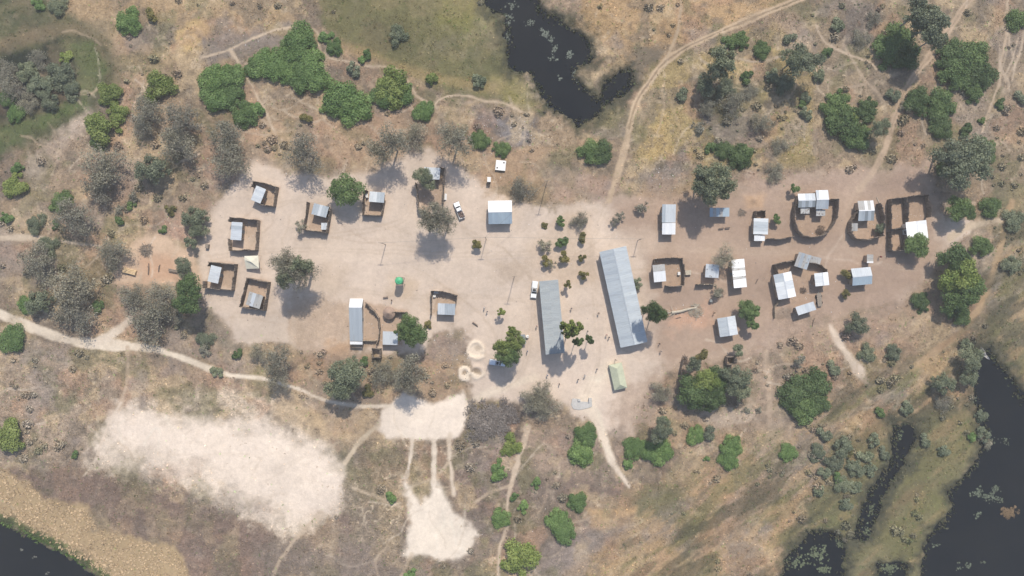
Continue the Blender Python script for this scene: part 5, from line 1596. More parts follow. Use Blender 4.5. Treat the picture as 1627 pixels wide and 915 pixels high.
TREES = [
    # top left
    ('G', 203, 33, 21), ('L', 172, 150, 20), ('L', 184, 178, 18), ('L', 160, 205, 27), ('G', 157, 222, 14), ('L', 250, 138, 23),
    ('G', 338, 122, 23), ('G', 368, 122, 22), ('G', 342, 152, 24), ('G', 364, 150, 22), ('G', 388, 182, 20), ('G', 405, 172, 12), ('O', 240, 22, 12), ('S', 90, 8, 14), ('G', 60, 4, 12),
    ('S', 42, 112, 17), ('B', 20, 140, 22), ('S', 62, 135, 19), ('S', 95, 118, 20), ('G', 25, 180, 14), ('B', 60, 92, 18), ('L', 104, 92, 13), ('B', 5, 115, 20), ('S', 78, 160, 15), ('G', 8, 155, 14), ('S', 112, 140, 15), ('B', 45, 165, 18),
    ('L', 24, 295, 20), ('G', 28, 268, 11), ('G', 8, 345, 12), ('G', 95, 320, 16), ('G', 88, 330, 11),
    ('B', 285, 195, 30, 5), ('B', 282, 228, 28, 5), ('B', 230, 180, 26, 4), ('B', 360, 215, 30, 5), ('B', 362, 250, 30, 5), ('B', 160, 265, 34, 5), ('B', 155, 295, 24, 4), ('S', 240, 268, 22, 4),
    ('B', 485, 242, 28, 8), ('B', 622, 228, 26, 10), ('B', 602, 236, 20, 9), ('B', 722, 222, 28, 10), ('B', 660, 215, 20, 3), ('G', 763, 224, 15), ('G', 796, 237, 14), ('B', 225, 205, 16, 3),
    ('B', 115, 345, 30, 5), ('B', 60, 415, 28, 4), ('B', 110, 450, 34, 5), ('B', 180, 400, 24, 4), ('B', 120, 495, 34, 4), ('B', 210, 470, 22, 3),
    ('S', 60, 480, 18, 3), ('G', 40, 485, 14), ('G', 157, 486, 12), ('S', 75, 392, 14), ('B', 238, 512, 32, 4), ('B', 258, 470, 26, 6), ('G', 15, 538, 22), ('L', 12, 690, 27), ('G', 118, 722, 7),
    ('G', 208, 325, 9), ('B', 210, 312, 12), ('G', 190, 350, 9), ('O', 270, 333, 11), ('G', 258, 366, 8), ('B', 190, 335, 11), ('S', 55, 355, 14), ('G', 88, 358, 9),
    ('S', 308, 345, 17, 3), ('S', 314, 365, 13, 3), ('S', 304, 385, 10, 3), ('S', 292, 425, 14, 4), ('G', 297, 458, 20, 8), ('G', 297, 480, 20, 8), ('B', 280, 500, 14, 3),
    # north thickets
    ('G', 478, 62, 26), ('G', 462, 85, 22), ('G', 420, 98, 26), ('G', 405, 108, 18), ('G', 490, 100, 26), ('G', 497, 122, 24), ('G', 478, 118, 24), ('G', 452, 112, 22), ('G', 518, 60, 13), ('G', 531, 74, 14),
    ('G', 540, 150, 30), ('G', 560, 165, 27), ('G', 528, 165, 22), ('L', 624, 138, 28), ('G', 610, 150, 20), ('G', 640, 148, 20), ('G', 672, 175, 17), ('G', 585, 85, 9), ('G', 575, 95, 8), ('L', 685, 125, 13), ('O', 487, 188, 11), ('G', 413, 176, 10),
    ('S', 760, 130, 12), ('S', 630, 55, 14), ('S', 560, 110, 12),
    # village left
    ('G', 551, 304, 24, 6), ('B', 452, 416, 22, 10.5), ('S', 478, 424, 17, 11), ('B', 478, 434, 22, 11), ('S', 458, 440, 16, 11), ('B', 460, 428, 26, 11), ('B', 478, 360, 12, 2), ('B', 692, 342, 25, 10), ('B', 708, 350, 19, 9), ('B', 680, 352, 21, 9),
    ('S', 675, 282, 16, 5), ('O', 757.5, 390, 9, 2), ('G', 652, 518, 18, 8), ('G', 660, 535, 18, 8), ('G', 643, 530, 16, 7), ('O', 681, 516, 8), ('L', 813, 526, 11, 7), ('L', 816, 544, 16, 9), ('L', 800, 552, 15, 9), ('G', 806, 563, 17, 9), ('L', 795.5, 496.5, 7.5, 3.5),
    ('S', 548, 598, 24, 9), ('S', 541, 618, 20, 8), ('S', 560, 585, 16, 4), ('G', 577, 574, 9), ('B', 655, 588, 23, 11), ('B', 650, 606, 20, 9), ('B', 605, 592, 20, 3), ('O', 585, 622, 12), ('B', 632, 600, 16, 3), ('B', 440, 572, 22, 8), ('B', 440, 600, 18, 6), ('G', 376, 562, 10), ('S', 325, 540, 13), ('B', 325, 556, 13), ('S', 345, 590, 10), ('B', 410, 560, 14, 3),
    # centre garden
    ('O', 865.5, 357, 6.4), ('G', 891.5, 351.5, 9.6, 1.6), ('B', 922, 351, 14.7, 1.6), ('B', 865, 390, 13.4, 1.5), ('G', 893, 383, 11.5, 1.8), ('O', 926, 377, 9.6, 1.4), ('O', 869, 415, 10.2, 1.5), ('B', 876, 420, 10.2, 1.4), ('O', 897, 409, 10.2, 1.8), ('O', 924.5, 410, 7.0, 1.4), ('O', 928, 437, 9.6, 1.6), ('O', 902.5, 452.5, 8.3, 3),
    ('L', 900, 516, 13, 14), ('L', 912, 520, 13, 14), ('L', 903, 531, 10, 13.5), ('G', 918.5, 542, 9.5, 8), ('G', 938, 539, 8.5, 6), ('B', 985, 343, 9, 1.6), ('B', 977, 352, 9, 1.5), ('S', 1012, 450, 9, 2), ('B', 1022, 330, 13, 1.5), ('B', 830, 300, 20, 2),
    # right village
    ('G', 939, 242, 20), ('G', 953, 243, 20), ('S', 1122, 283, 20, 10), ('S', 1140, 288, 22, 10.5), ('S', 1128, 302, 20, 10), ('S', 1148, 305, 12, 8), ('S', 1118, 296, 16, 9), ('G', 1175, 245, 20), ('G', 1150, 240, 14), ('G', 1185, 240, 14),
    ('B', 1150, 408, 18, 4.5), ('B', 1141, 462, 12, 2), ('G', 1036, 496, 16, 11), ('G', 1047, 501, 14, 10.5), ('G', 1188, 490, 15, 4), ('G', 1198, 499, 13, 4), ('G', 1197, 515, 11, 4), ('G', 1235, 348, 9, 2), ('G', 1262, 299, 9, 2.5),
    ('G', 1457, 392, 20, 4), ('S', 1397, 362, 9, 1.5), ('O', 1345, 435, 11, 1.5), ('O', 1345, 466, 8, 1.5), ('S', 1365, 514, 15, 3), ('B', 1232, 275, 16),
    # upper right
    ('G', 1158, 67, 13), ('G', 1178, 63, 15), ('G', 1210, 80, 14), ('S', 1150, 95, 20, 9), ('S', 1140, 110, 16, 8), ('G', 1187, 120, 13), ('O', 1131, 82, 6), ('S', 1262, 95, 18, 8), ('S', 1280, 100, 22, 8), ('G', 1315, 84, 11), ('S', 1330, 40, 12),
    ('G', 1415, 80, 26), ('G', 1440, 85, 24), ('G', 1430, 62, 24), ('S', 1462, 20, 24, 11), ('S', 1480, 38, 26, 11), ('S', 1486, 60, 17, 10), ('G', 1512, 85, 26), ('G', 1520, 120, 26), ('G', 1548, 90, 26), ('G', 1560, 120, 26), ('G', 1550, 145, 18),
    ('G', 1330, 165, 24), ('G', 1340, 195, 28), ('G', 1362, 215, 22), ('G', 1378, 172, 20), ('L', 1345, 185, 18), ('G', 1460, 160, 22), ('G', 1500, 162, 24), ('G', 1490, 180, 20), ('G', 1497, 203, 18), ('S', 1400, 203, 14, 5), ('G', 1535, 205, 13), ('G', 1590, 163, 11), ('G', 1560, 192, 7), ('G', 1619, 28, 18), ('S', 1626, 155, 12),
    ('S', 1515, 242, 26, 9), ('S', 1545, 250, 28, 9), ('S', 1522, 272, 25, 8), ('G', 1500, 265, 14), ('G', 1565, 240, 20), ('G', 1522, 330, 19, 5), ('G', 1538, 338, 14, 4), ('G', 1577, 330, 17), ('G', 1560, 392, 17),
    ('G', 1518, 415, 26, 5), ('L', 1530, 440, 26, 6), ('G', 1540, 460, 24, 5), ('L', 1512, 445, 20, 5), ('G', 1520, 480, 24, 4), ('G', 1525, 500, 18), ('G', 1466, 480, 17), ('S', 1545, 570, 16, 4), ('S', 1540, 600, 14, 3), ('S', 1535, 548, 11), ('S', 1612, 350, 16), ('S', 1608, 420, 15),
    ('B', 1440, 170, 12), ('S', 1280, 155, 9), ('B', 1165, 165, 20, 2), ('B', 1210, 195, 18, 2), ('B', 1125, 170, 14, 2), ('S', 1280, 180, 11), ('G', 1277, 165, 8),
    ('O', 1112, 566, 13, 4), ('S', 1120, 135, 16, 4), ('S', 1150, 140, 15), ('S', 1245, 130, 14), ('G', 1130, 235, 11), ('S', 1300, 120, 11), ('B', 1240, 230, 14), ('S', 1225, 120, 12), ('B', 1190, 145, 15), ('S', 1420, 150, 12), ('B', 1370, 60, 16), ('B', 1390, 30, 14), ('S', 1085, 150, 11), ('B', 1110, 200, 13), ('S', 1255, 60, 10),
    ('S', 1300, 720, 13), ('S', 1325, 735, 14), ('O', 1350, 720, 9), ('S', 1375, 725, 12), ('G', 1330, 760, 10), ('S', 1360, 775, 11), ('S', 1300, 780, 10), ('S', 1345, 800, 11), ('G', 1400, 655, 10), ('S', 1440, 650, 12), ('S', 1560, 660, 11), ('S', 1565, 690, 12), ('B', 1572, 705, 13), ('G', 1545, 695, 9), ('S', 1470, 700, 10), ('S', 1500, 715, 10),
    # lower right
    ('G', 1268, 625, 26), ('G', 1295, 615, 24), ('G', 1300, 640, 20), ('G', 1280, 648, 24), ('B', 1270, 575, 12, 2), ('S', 1325, 585, 12),
    ('G', 1105, 620, 26, 4), ('G', 1128, 632, 22, 4), ('G', 1138, 602, 22, 4), ('L', 1125, 605, 18, 5), ('S', 1170, 598, 20, 6), ('S', 1175, 620, 16, 5), ('S', 1104, 580, 12, 6), ('S', 1172, 556, 10, 3), ('B', 1185, 651, 8), ('B', 1206, 651, 7),
    ('G', 932, 694, 18), ('G', 925, 720, 21), ('G', 1010, 712, 18), ('G', 1050, 718, 20), ('S', 1052, 684, 17, 6), ('G', 1032, 716, 16), ('G', 998, 737, 11), ('G', 1105, 692, 15), ('S', 1128, 688, 12), ('G', 1162, 710, 17), ('G', 1160, 730, 16), ('G', 1123, 729, 6), ('B', 1050, 625, 18, 2), ('G', 1055, 668, 9),
    ('L', 812, 708, 16), ('G', 792, 742, 13), ('G', 794, 757, 13), ('G', 851, 768, 10), ('G', 795, 823, 15), ('G', 830, 806, 11), ('G', 818, 790, 8), ('G', 918, 800, 15), ('G', 884, 828, 17), ('G', 898, 845, 20), ('L', 826, 890, 30), ('G', 652, 912, 12), ('G', 620, 792, 11),
    ('B', 860, 625, 20, 3), ('B', 845, 640, 20, 3), ('B', 868, 645, 20, 3), ('D', 770, 660, 30), ('D', 795, 672, 28), ('D', 765, 682, 24), ('D', 808, 655, 20), ('D', 755, 660, 20),
    ('G', 1255, 720, 14), ('S', 1340, 710, 15), ('S', 1310, 690, 12), ('S', 1360, 745, 14), ('S', 1340, 770, 13), ('S', 1385, 745, 11), ('S', 1310, 750, 11), ('S', 1390, 700, 11), ('S', 1380, 560, 13), ('S', 1420, 560, 13), ('B', 1500, 640, 14), ('S', 1500, 610, 16, 3), ('S', 1405, 720, 10),
]
for t in TREES:
    tree(*t)

# labels that single each tree out
rows_ = {}
for root, kind, px, py, r, nm in pending:
    best = min(LANDMARKS, key=lambda q: (q[1] - px) ** 2 + (q[2] - py) ** 2)
    look = LOOK[kind]
    if nm == 'bush': look = look.replace("tree", "bush").replace("bushy bush", "bush").replace("domed bush", "bush").replace("leafy ", "")
    sz = "small" if r < 12 else ("large" if r >= 24 else "mid-sized")
    lab = f"{sz} {look} {direction(px - best[1], py - best[2])} {best[0]}"
    rows_.setdefault(lab, []).append((px, py, root, kind, nm))
ORD = ["", "second", "third", "fourth", "fifth", "sixth"]
for lab, rs in rows_.items():
    if len(rs) == 1:
        names = [lab]
    else:
        rs.sort(key=lambda q: q[0])
        names = []
        for i in range(len(rs)):
            if i == 0: names.append(lab + ", leftmost there")
            elif i == len(rs) - 1: names.append(lab + ", rightmost there")
            else: names.append(lab + f", {ORD[i]} from left there")
    for q, nme in zip(rs, names):
        tag(q[2], nme, "bush" if q[4] == 'bush' else CATN.get(q[3], "tree"), "trees and bushes round the village")

# scattered low scrub too small and too many to tell apart: one mass
def scrub_mass():
    zones = [(0, 60, 190, 400, 560), (0, 560, 190, 740), (1010, 60, 1300, 290), (1290, 0, 1627, 270), (850, 0, 1080, 100), (190, 0, 480, 130), (390, 175, 870, 300),
             (455, 555, 750, 645), (690, 690, 920, 915), (1030, 610, 1270, 770), (1310, 520, 1570, 700), (1560, 180, 1640, 560), (1220, 640, 1460, 860), (0, 200, 330, 540),
             (640, 600, 745, 620), (0, 0, 200, 260), (460, 0, 800, 150), (900, 780, 1300, 915), (200, 740, 660, 915), (1180, 540, 1330, 640)]
    counts = [0, 60, 130, 150, 50, 50, 100, 70, 80, 80, 110, 80, 200, 220, 0, 20, 10, 30, 10, 50]
    VV, CC = [], []
    for zn, cnt in zip(zones, counts):
        x0, y0, x1, y1 = zn[:4]
        for _ in range(cnt):
            px = rng.uniform(x0, x1); py = rng.uniform(y0, y1)
            i = int(sample_idx(px, py))
            if D[i] < .22 or Z[i] < -.3 or T[i] < .3: continue
            if float(fbm(np.array([px]), np.array([py]), 45, 301, 3)[0]) + rng.uniform(-.12, .12) < .05: continue
            r = (2.5 + 7.5 * rng.random() ** 1.8) * S
            n_ = int(60 + 110 * (r / (8 * S)))
            v = nrg.normal(size=(n_, 3)); v /= np.linalg.norm(v, axis=1)[:, None]
            v[:, 2] = np.abs(v[:, 2])
            pos = v * r * nrg.uniform(.35, 1.0, (n_, 1)) * np.array([1, rng.uniform(.7, 1.1), .75])
            pos += np.array([rng.uniform(-.3, .3) * r, 0, 0]) * (nrg.uniform(0, 1, (n_, 1)) < .4)
            X, Y = W(px, py)
            pos += np.array([X, Y, Z[i]])
            nrm = v + nrg.normal(size=(n_, 3)) * .7; nrm /= np.linalg.norm(nrm, axis=1)[:, None]
            a = np.cross(nrm, nrg.normal(size=(n_, 3))); a /= np.linalg.norm(a, axis=1)[:, None]; b_ = np.cross(nrm, a)
            s_ = nrg.uniform(.10, .24, (n_, 1)) * (.6 + r / 1.4)
            VV.append(np.stack([pos + a * s_, pos + b_ * s_ * .6, pos - a * s_, pos - b_ * s_ * .6], 1))
            c = np.array(rng.choice([(.26, .24, .18), (.32, .28, .21), (.22, .22, .15), (.20, .22, .13), (.15, .20, .10), (.25, .20, .16), (.36, .32, .22), (.28, .27, .21)]))
            c = c * .35 + C[i] * .85
            CC.append(c[None] * nrg.uniform(.65, 1.3, (n_, 1)))
    V = np.concatenate(VV).reshape(-1, 3); Cc = np.concatenate(CC); n_ = len(Cc)
    me = bpy.data.meshes.new("scrub")
    me.vertices.add(n_ * 4); me.loops.add(n_ * 4); me.polygons.add(n_)
    me.vertices.foreach_set("co", V.ravel().astype(np.float32))
    me.loops.foreach_set("vertex_index", np.arange(n_ * 4, dtype=np.int32))
    me.polygons.foreach_set("loop_start", np.arange(0, n_ * 4, 4, dtype=np.int32))
    me.polygons.foreach_set("loop_total", np.full(n_, 4, np.int32))
    me.update(calc_edges=True)
    at = me.attributes.new("Col", 'FLOAT_COLOR', 'POINT')
    at.data.foreach_set("color", np.repeat(np.concatenate([Cc, np.ones((n_, 1))], 1), 4, axis=0).ravel().astype(np.float32))
    me.materials.append(M['tuft'])
    tag(put("scrub", me), "low dry scrub scattered over the grassland round the village", "scrub", kind="stuff")


scrub_mass()


# ------------------------------------------------------------------ fallen tree, brush piles, logs, rubbish
def sticks(n, rad, ln, zmax, seed, r0=.05):
    r = random.Random(seed); b = MB()
    for _ in range(n):
        a = r.uniform(0, 6.28); d = rad * math.sqrt(r.random()); x, y = d * math.cos(a), d * math.sin(a)
        z = zmax * (1 - d / rad) * r.random() + .05
        t = r.uniform(0, 6.28); l_ = ln * r.uniform(.5, 1.1)
        q = Vector((math.cos(t), math.sin(t), r.uniform(-.2, .3))) * l_ / 2
        p0 = Vector((x, y, z)) - q; p1 = Vector((x, y, z)) + q
        p0.z = max(p0.z, .02); p1.z = max(p1.z, .02)
        b.tube([p0, p0.lerp(p1, .5) + Vector((r.uniform(-.1, .1), r.uniform(-.1, .1), .05)), p1], [r0 * r.uniform(.7, 1.3), r0 * .8, r0 * .4], 4, False)
    return b


def thing(name, label, cat, px, py, b, mat, rz=0, part='pile', h=0):
    x, y = W(px, py, h)
    o = b.build(name, M[mat], None, (x, y, max(0, ground_z(px, py))), (0, 0, rz))
    return tag(o, label, cat)


thing('brush_pile', "round pile of brown branches in the orange working yard at left", "brush pile", 233, 397, sticks(110, 1.7, 2.0, 1.0, 1), 'wood')
thing('brush_pile', "pile of pale cut branches at the end of the fallen tree", "brush pile", 1105, 494, sticks(130, 2.0, 1.8, .8, 2), 'pale_wood')
thing('brush_pile', "heap of dark sticks by the left fence stubs below the tilted gable house", "brush pile", 1089, 573, sticks(60, 1.2, 1.8, .7, 3), 'dark_wood')
thing('brush_pile', "heap of sticks against the bare tree below the rust-stained hut", "brush pile", 1143, 466, sticks(70, 1.3, 1.6, .9, 4), 'wood')
thing('brush_pile', "sticks heaped right of the shaded shelter", "brush pile", 1178, 338, sticks(40, .9, 1.5, .6, 5), 'wood')
thing('brush_pile', "brown rubbish heap inside the lower compound", "brush pile", 1276, 461, sticks(50, .9, 1.0, .5, 6), 'dark_wood')
thing('brush_pile', "dark brush stacked in the lower right corner of the round compound", "brush pile", 1303, 366, sticks(80, 1.4, 1.4, 1.1, 7), 'dark_wood')
b = MB()
b.tube([(-1.0, 0, .5), (1.5, .1, .45), (4.0, .5, .4), (6.4, .7, .3)], [.45, .38, .30, .20], 8)
r_ = random.Random(9)
for k in range(14):
    s_ = Vector((r_.uniform(-3.2, 0), r_.uniform(-.3, .3), .4)); a = r_.uniform(1.7, 4.6)
    e = s_ + Vector((math.cos(a), math.sin(a), r_.uniform(0, .25))) * r_.uniform(1.2, 3.4)
    b.tube([s_, s_.lerp(e, .5) + Vector((r_.uniform(-.2, .2), r_.uniform(-.2, .2), .1)), e], [.11, .07, .02], 5, False)
for k in range(6):
    a = r_.uniform(-.9, .9); s_ = Vector((5.6, .6, .3)); e = s_ + Vector((math.cos(a), math.sin(a), .1)) * r_.uniform(1, 2.2)
    b.tube([s_, s_.lerp(e, .5), e], [.12, .08, .03], 5, False)
thing('fallen_tree', "pale fallen tree trunk with bare branches right of the largest building", "fallen tree", 1072, 496, b, 'pale_wood', R(6))


def log(label, px, py, deg, ln, rad=.16, mat='dark_wood'):
    b = MB(); b.tube([(-ln / 2, 0, rad), (0, rng.uniform(-.1, .1), rad * 1.1), (ln / 2, 0, rad * .8)], [rad, rad * 1.05, rad * .7], 8)
    b.tube([(ln * .1, 0, rad), (ln * .25, .35, rad * 1.6)], [rad * .5, rad * .3], 5)
    thing('log', label, "log", px, py, b, mat, R(deg))


log("upright-lying brown log, left of the two in the working yard", 236.5, 427, 88, 3.2)
log("short brown log, right of the two in the working yard", 253.5, 426, 80, 2.0)
log("dark log lying on sand above the sand rings", 755, 515.5, -38, 1.9, .2)
log("pale pole lying beside the upper rectangular enclosure", 1396, 321, -65, 3.0, .1, 'pale_wood')
log("brown log on the sand right of the rust-striped house", 1202.5, 446.5, 60, 1.6, .12)
log("dark log beside the square yard's right fence", 1182 - 104, 505, 10, 1.5, .1)
log("brown log below the low tilted hut of the lower compound", 1292, 512, 75, 2.4, .12)

# thatch stack and pits in the working yard
x_, y_ = W(204, 431, 1.0)
r0 = tag(empty('thatch_stack', (x_, y_, 0), R(-14)), "tan stack of cut thatch grass in the working yard", "stack")
for i in range(7):
    b = MB(); b.tube([(-1.9, -.55 + (i % 4) * .36, .22 + (i // 4) * .36), (0, -.55 + (i % 4) * .36, .26 + (i // 4) * .36), (1.9, -.55 + (i % 4) * .36, .22 + (i // 4) * .36)], [.24, .19, .26], 8)
    b.build('bundle', M['straw'], r0)
x_, y_ = W(274, 430, .9)
r0 = tag(empty('reed_rack', (x_, y_, 0), R(-12)), "dark low rack of stacked reeds right of the brown logs", "rack")
for i in range(4):
    b = MB(); b.tube([(-1.3, -.3 + .2 * i, .55 + .1 * (i % 2)), (1.3, -.3 + .2 * i, .55 + .1 * (i % 2))], .11, 6); b.build('reed_bundle', M['reed'], r0)
for sx in (-1, 1):
    for sy in (-.35, .35):
        b = MB(); b.tube([(sx, sy, 0), (sx, sy, .5)], .05, 5); b.build('leg', M['dark_wood'], r0)

# crates, barrels, carts
def crate(label, px, py, w, l, h, mat, deg=0):
    x, y = W(px, py, h)
    r0 = tag(empty('crate', (x, y, max(0, ground_z(px, py))), R(deg)), label, "crate")
    n_ = 4
    for s_ in (-1, 1):
        for i in range(3):
            b = MB(); b.box(-w / 2, w / 2, s_ * l / 2 - .015, s_ * l / 2 + .015, i * h / 3 + .02, (i + 1) * h / 3 - .01); b.build('slat', M[mat], r0)
            b = MB(); b.box(s_ * w / 2 - .015, s_ * w / 2 + .015, -l / 2 + .02, l / 2 - .02, i * h / 3 + .02, (i + 1) * h / 3 - .01); b.build('slat', M[mat], r0)
    for i in range(n_):
        b = MB(); b.box(-w / 2 + i * w / n_ + .01, -w / 2 + (i + 1) * w / n_ - .01, -l / 2, l / 2, h, h + .03); b.build('lid_board', M[mat], r0)


crate("pale wooden crate just right of the square yard's fence", 1093.5, 433, 1.6, 1.3, .8, 'pale_wood', 4)
crate("grey wooden box left of the square yard below the topmost yard", 328.5, 391, .9, 1.2, 1.0, 'wood', -8)
crate("small wooden box inside the square yard's right fence", 1079, 434.5, .7, .9, .7, 'whitewash', 0)
crate("white box in the top corner of the small yard in the village middle", 693, 464, 1.2, .7, .6, 'whitewash', 0)
crate("small white box in the left of the small yard in the village middle", 690, 470.5, .7, .6, .6, 'whitewash', 0)
crate("white tall box in the narrow yard right of the round green tree", 582.5, 311, .6, 1.1, .8, 'whitewash', 8)
b = MB(); b.lathe([(.42, 0), (.44, .1), (.42, .45), (.45, .5), (.42, .55), (.44, .95), (.38, .98)], 14)
thing('oil_drum', "dark round drum on the sand right of the fallen tree", "drum", 1128.5, 478, b, 'steel')
b = MB(); b.box(-.25, .25, -1.0, 1.0, 0, .9)
x_, y_ = W(709.8, 313)
r0 = tag(empty('leaning_board', (x_, y_, 0), R(-3)), "white board leaning on the dark fence beside the parked truck", "board")
b = MB(); b.box(-.04, .04, -.9, .9, 0, 1.0); b.build('panel', M['whitewash'], r0, (0, 0, 0), (0, R(-35), 0))
b = MB(); b.box(-.05, .05, -.95, .95, 1.0, 1.08); b.build('edge_batten', M['pale_wood'], r0, (0, 0, 0), (0, R(-35), 0))
# hand cart with poles in the lower compound
x_, y_ = W(1302.5, 476, .8)
r0 = tag(empty('flatbed_cart', (x_, y_, 0), R(6)), "narrow flatbed cart loaded with brown planks below the small white gable hut", "cart")
for i in range(5):
    b = MB(); b.box(-.65 + i * .26, -.41 + i * .26, -1.9, 1.9, .62, .70); b.build('plank', M['wood'], r0)
for sy in (-.9, .9):
    for sx in (-.78, .78):
        b = MB(); b.lathe([(.30, -.07), (.36, -.05), (.36, .05), (.30, .07), (.05, .07)], 12); b.build('wheel', M['tyre'], r0, (sx, sy, .36), (0, R(90), 0))
b = MB(); b.tube([(0, 1.9, .6), (0, 3.0, .25)], .05, 6); b.build('draw_bar', M['steel'], r0)
for (px, py, lab) in [(1146, 363, "left dark bench on the sand below the shaded shelter"), (1156, 362, "right dark bench on the sand below the shaded shelter"), (612.5, 472.5, "grey bench below the green water tank")]:
    x_, y_ = W(px, py, .4)
    r0 = tag(empty('bench', (x_, y_, 0), R(6)), lab, "bench")
    for i in range(3):
        b = MB(); b.box(-.7, .7, -.2 + i * .14, -.08 + i * .14, .42, .46); b.build('seat_plank', M['dark_wood'], r0)
    for sx in (-.55, .55):
        b = MB(); b.box(sx - .04, sx + .04, -.16, .18, 0, .42); b.build('leg', M['dark_wood'], r0)


# ------------------------------------------------------------------ dugout canoes
def canoe(label, px0, py0, px1, py1):
    a = Vector(W(px0, py0)); c = Vector(W(px1, py1)); d = c - a; ln = d.length
    root = tag(empty('dugout_canoe', ((a.x + c.x) / 2, (a.y + c.y) / 2, -.55), math.atan2(d.y, d.x)), label, "canoe")
    n = 14; v, f = [], []
    for i in range(n + 1):
        t = i / n * 2 - 1; x = t * ln / 2; w = .34 * (1 - abs(t) ** 2.4) + .05; k = .12 * t * t
        prof = [(-w, .30 + k), (-w * .85, .02 + k * .5), (0, -.10 + k), (w * .85, .02 + k * .5), (w, .30 + k), (w * .82, .30 + k), (w * .65, .08 + k), (0, .02 + k), (-w * .65, .08 + k), (-w * .82, .30 + k)]
        v += [(x, p[0], p[1]) for p in prof]
    for i in range(n):
        for j in range(10):
            j2 = (j + 1) % 10; f.append((i * 10 + j, (i + 1) * 10 + j, (i + 1) * 10 + j2, i * 10 + j2))
    f += [tuple(range(10)), tuple(range(n * 10 + 9, n * 10 - 1, -1))]
    put('hull', mesh('hull', v, f, M['canoe'], True), root)
    for x in (-ln * .22, ln * .2):
        b = MB(); b.box(x - .1, x + .1, -.26, .26, .24, .28); b.build('thwart', M['pale_wood'], root)


M['canoe'] = simple("weathered_canoe", (0.36, 0.35, 0.34), 0.7, .15, 3)
canoe("longer pale dugout canoe at the upper end of the right river", 1557, 555.5, 1573, 571.5)
canoe("shorter pale dugout canoe lying beside the longer one", 1559.5, 552, 1567, 564)


# ------------------------------------------------------------------ people
def person_mesh(walk):
    me = bpy.data.meshes.new("skel")
    s = .22 if walk else .04
    J = [((0, 0, .95), .13), ((0, .01, 1.18), .125), ((0, 0, 1.40), .14), ((0, .01, 1.52), .055), ((0, .02, 1.58), .075), ((0, .02, 1.68), .095), ((0, .01, 1.77), .06),
         ((.10, 0, .90), .095), ((.11, s, .50), .062), ((.11, s * .6 if walk else 0, .09), .042), ((.11, s * .6 + .14 if walk else .14, .03), .035),
         ((-.10, 0, .90), .095), ((-.11, -s * .5, .50), .062), ((-.11, -s * 1.4, .10), .042), ((-.11, -s * 1.4 + .13, .03), .035),
         ((.19, 0, 1.40), .065), ((.24, -s * .6, 1.12), .045), ((.24, -s * .3 + .06, .87), .034), ((.235, -s * .2 + .09, .78), .036),
         ((-.19, 0, 1.40), .065), ((-.24, s * .5, 1.12), .045), ((-.24, s * .8 + .08, .88), .034), ((-.235, s + .11, .79), .036)]
    E = [(0, 1), (1, 2), (2, 3), (3, 4), (4, 5), (5, 6), (0, 7), (7, 8), (8, 9), (9, 10), (0, 11), (11, 12), (12, 13), (13, 14), (2, 15), (15, 16), (16, 17), (17, 18), (2, 19), (19, 20), (20, 21), (21, 22)]
    me.from_pydata([j[0] for j in J], E, [])
    o = bpy.data.objects.new("skel", me); col.objects.link(o)
    md = o.modifiers.new("skin", 'SKIN'); sb = o.modifiers.new("sub", 'SUBSURF'); sb.levels = 1
    for i, j in enumerate(J):
        me.skin_vertices[0].data[i].radius = (j[1], j[1] * .85)
        me.skin_vertices[0].data[i].use_root = (i == 0)
    dg = bpy.context.evaluated_depsgraph_get(); dg.update()
    out = bpy.data.meshes.new_from_object(o.evaluated_get(dg))
    bpy.data.objects.remove(o)
    out.name = "person"
    out.materials.clear()
    for q in ('skin', 'cloth_navy', 'cloth_black', 'hair'): out.materials.append(M[q])
    for p in out.polygons:
        c = p.center
        if c.z > 1.70 or (c.z > 1.6 and c.y < .0): k = 3
        elif c.z > 1.49: k = 0
        elif c.z > .93 and (abs(c.x) < .215 or c.z > 1.2): k = 1
        elif .12 < c.z <= .93 and abs(c.x) < .2: k = 2
        else: k = 0
        p.material_index = k; p.use_smooth = True
    return out


PM = [person_mesh(False), person_mesh(True)]
FIN = MB()
PEOPLE = [(908, 490, 1, 'navy', 'black', "person in dark shirt walking right of the long grey building's middle"),
          (951.4, 497.5, 1, 'brown', 'black', "person walking near the left wall of the largest building"),
          (853, 518, 0, 'red', 'navy', "person standing left of the long grey building"),
          (934, 526, 0, 'olive', 'brown', "person above the lollipop-shaped tree between the long buildings"),
          (948.6, 586.5, 0, 'navy', 'black', "person left of the green tent's upper end"),
          (929.5, 597, 1, 'white', 'navy', "person walking on sand halfway between grey building and tent"),
          (918.8, 603, 0, 'black', 'grey', "person below the shadow of the long grey building's trees"),
          (889, 610, 0, 'brown', 'black', "person standing alone below the long grey building's lower end"),
          (869.8, 596, 0, 'blue', 'black', "person at the tip of the long grey building's shadow"),
          (857.5, 608, 1, 'navy', 'olive', "person walking lower left of the long grey building"),
          (964, 532, 0, 'red', 'black', "left one of a pair of people by the largest building's lower left"),
          (968, 536, 0, 'navy', 'brown', "right one of a pair of people by the largest building's lower left"),
          (1048, 546, 1, 'black', 'brown', "upper person walking right of the largest building's lower end"),
          (1050.5, 558, 0, 'grey', 'navy', "lower person walking right of the largest building's lower end"),
          (769.5, 489, 1, 'white', 'brown', "left one of two people left of the small lone tree"),
          (774, 495, 0, 'navy', 'black', "right one of two people left of the small lone tree"),
          (622, 477, 0, 'brown', 'navy', "person standing below the green water tank"),
          (1135, 497, 1, 'olive', 'black', "person walking above the tilted gable house"),
          (1399, 408, 0, 'red', 'black', "person right of the tiny striped shed"),
          (838, 558, 0, 'blue', 'black', "person in blue beside the grey stall")]
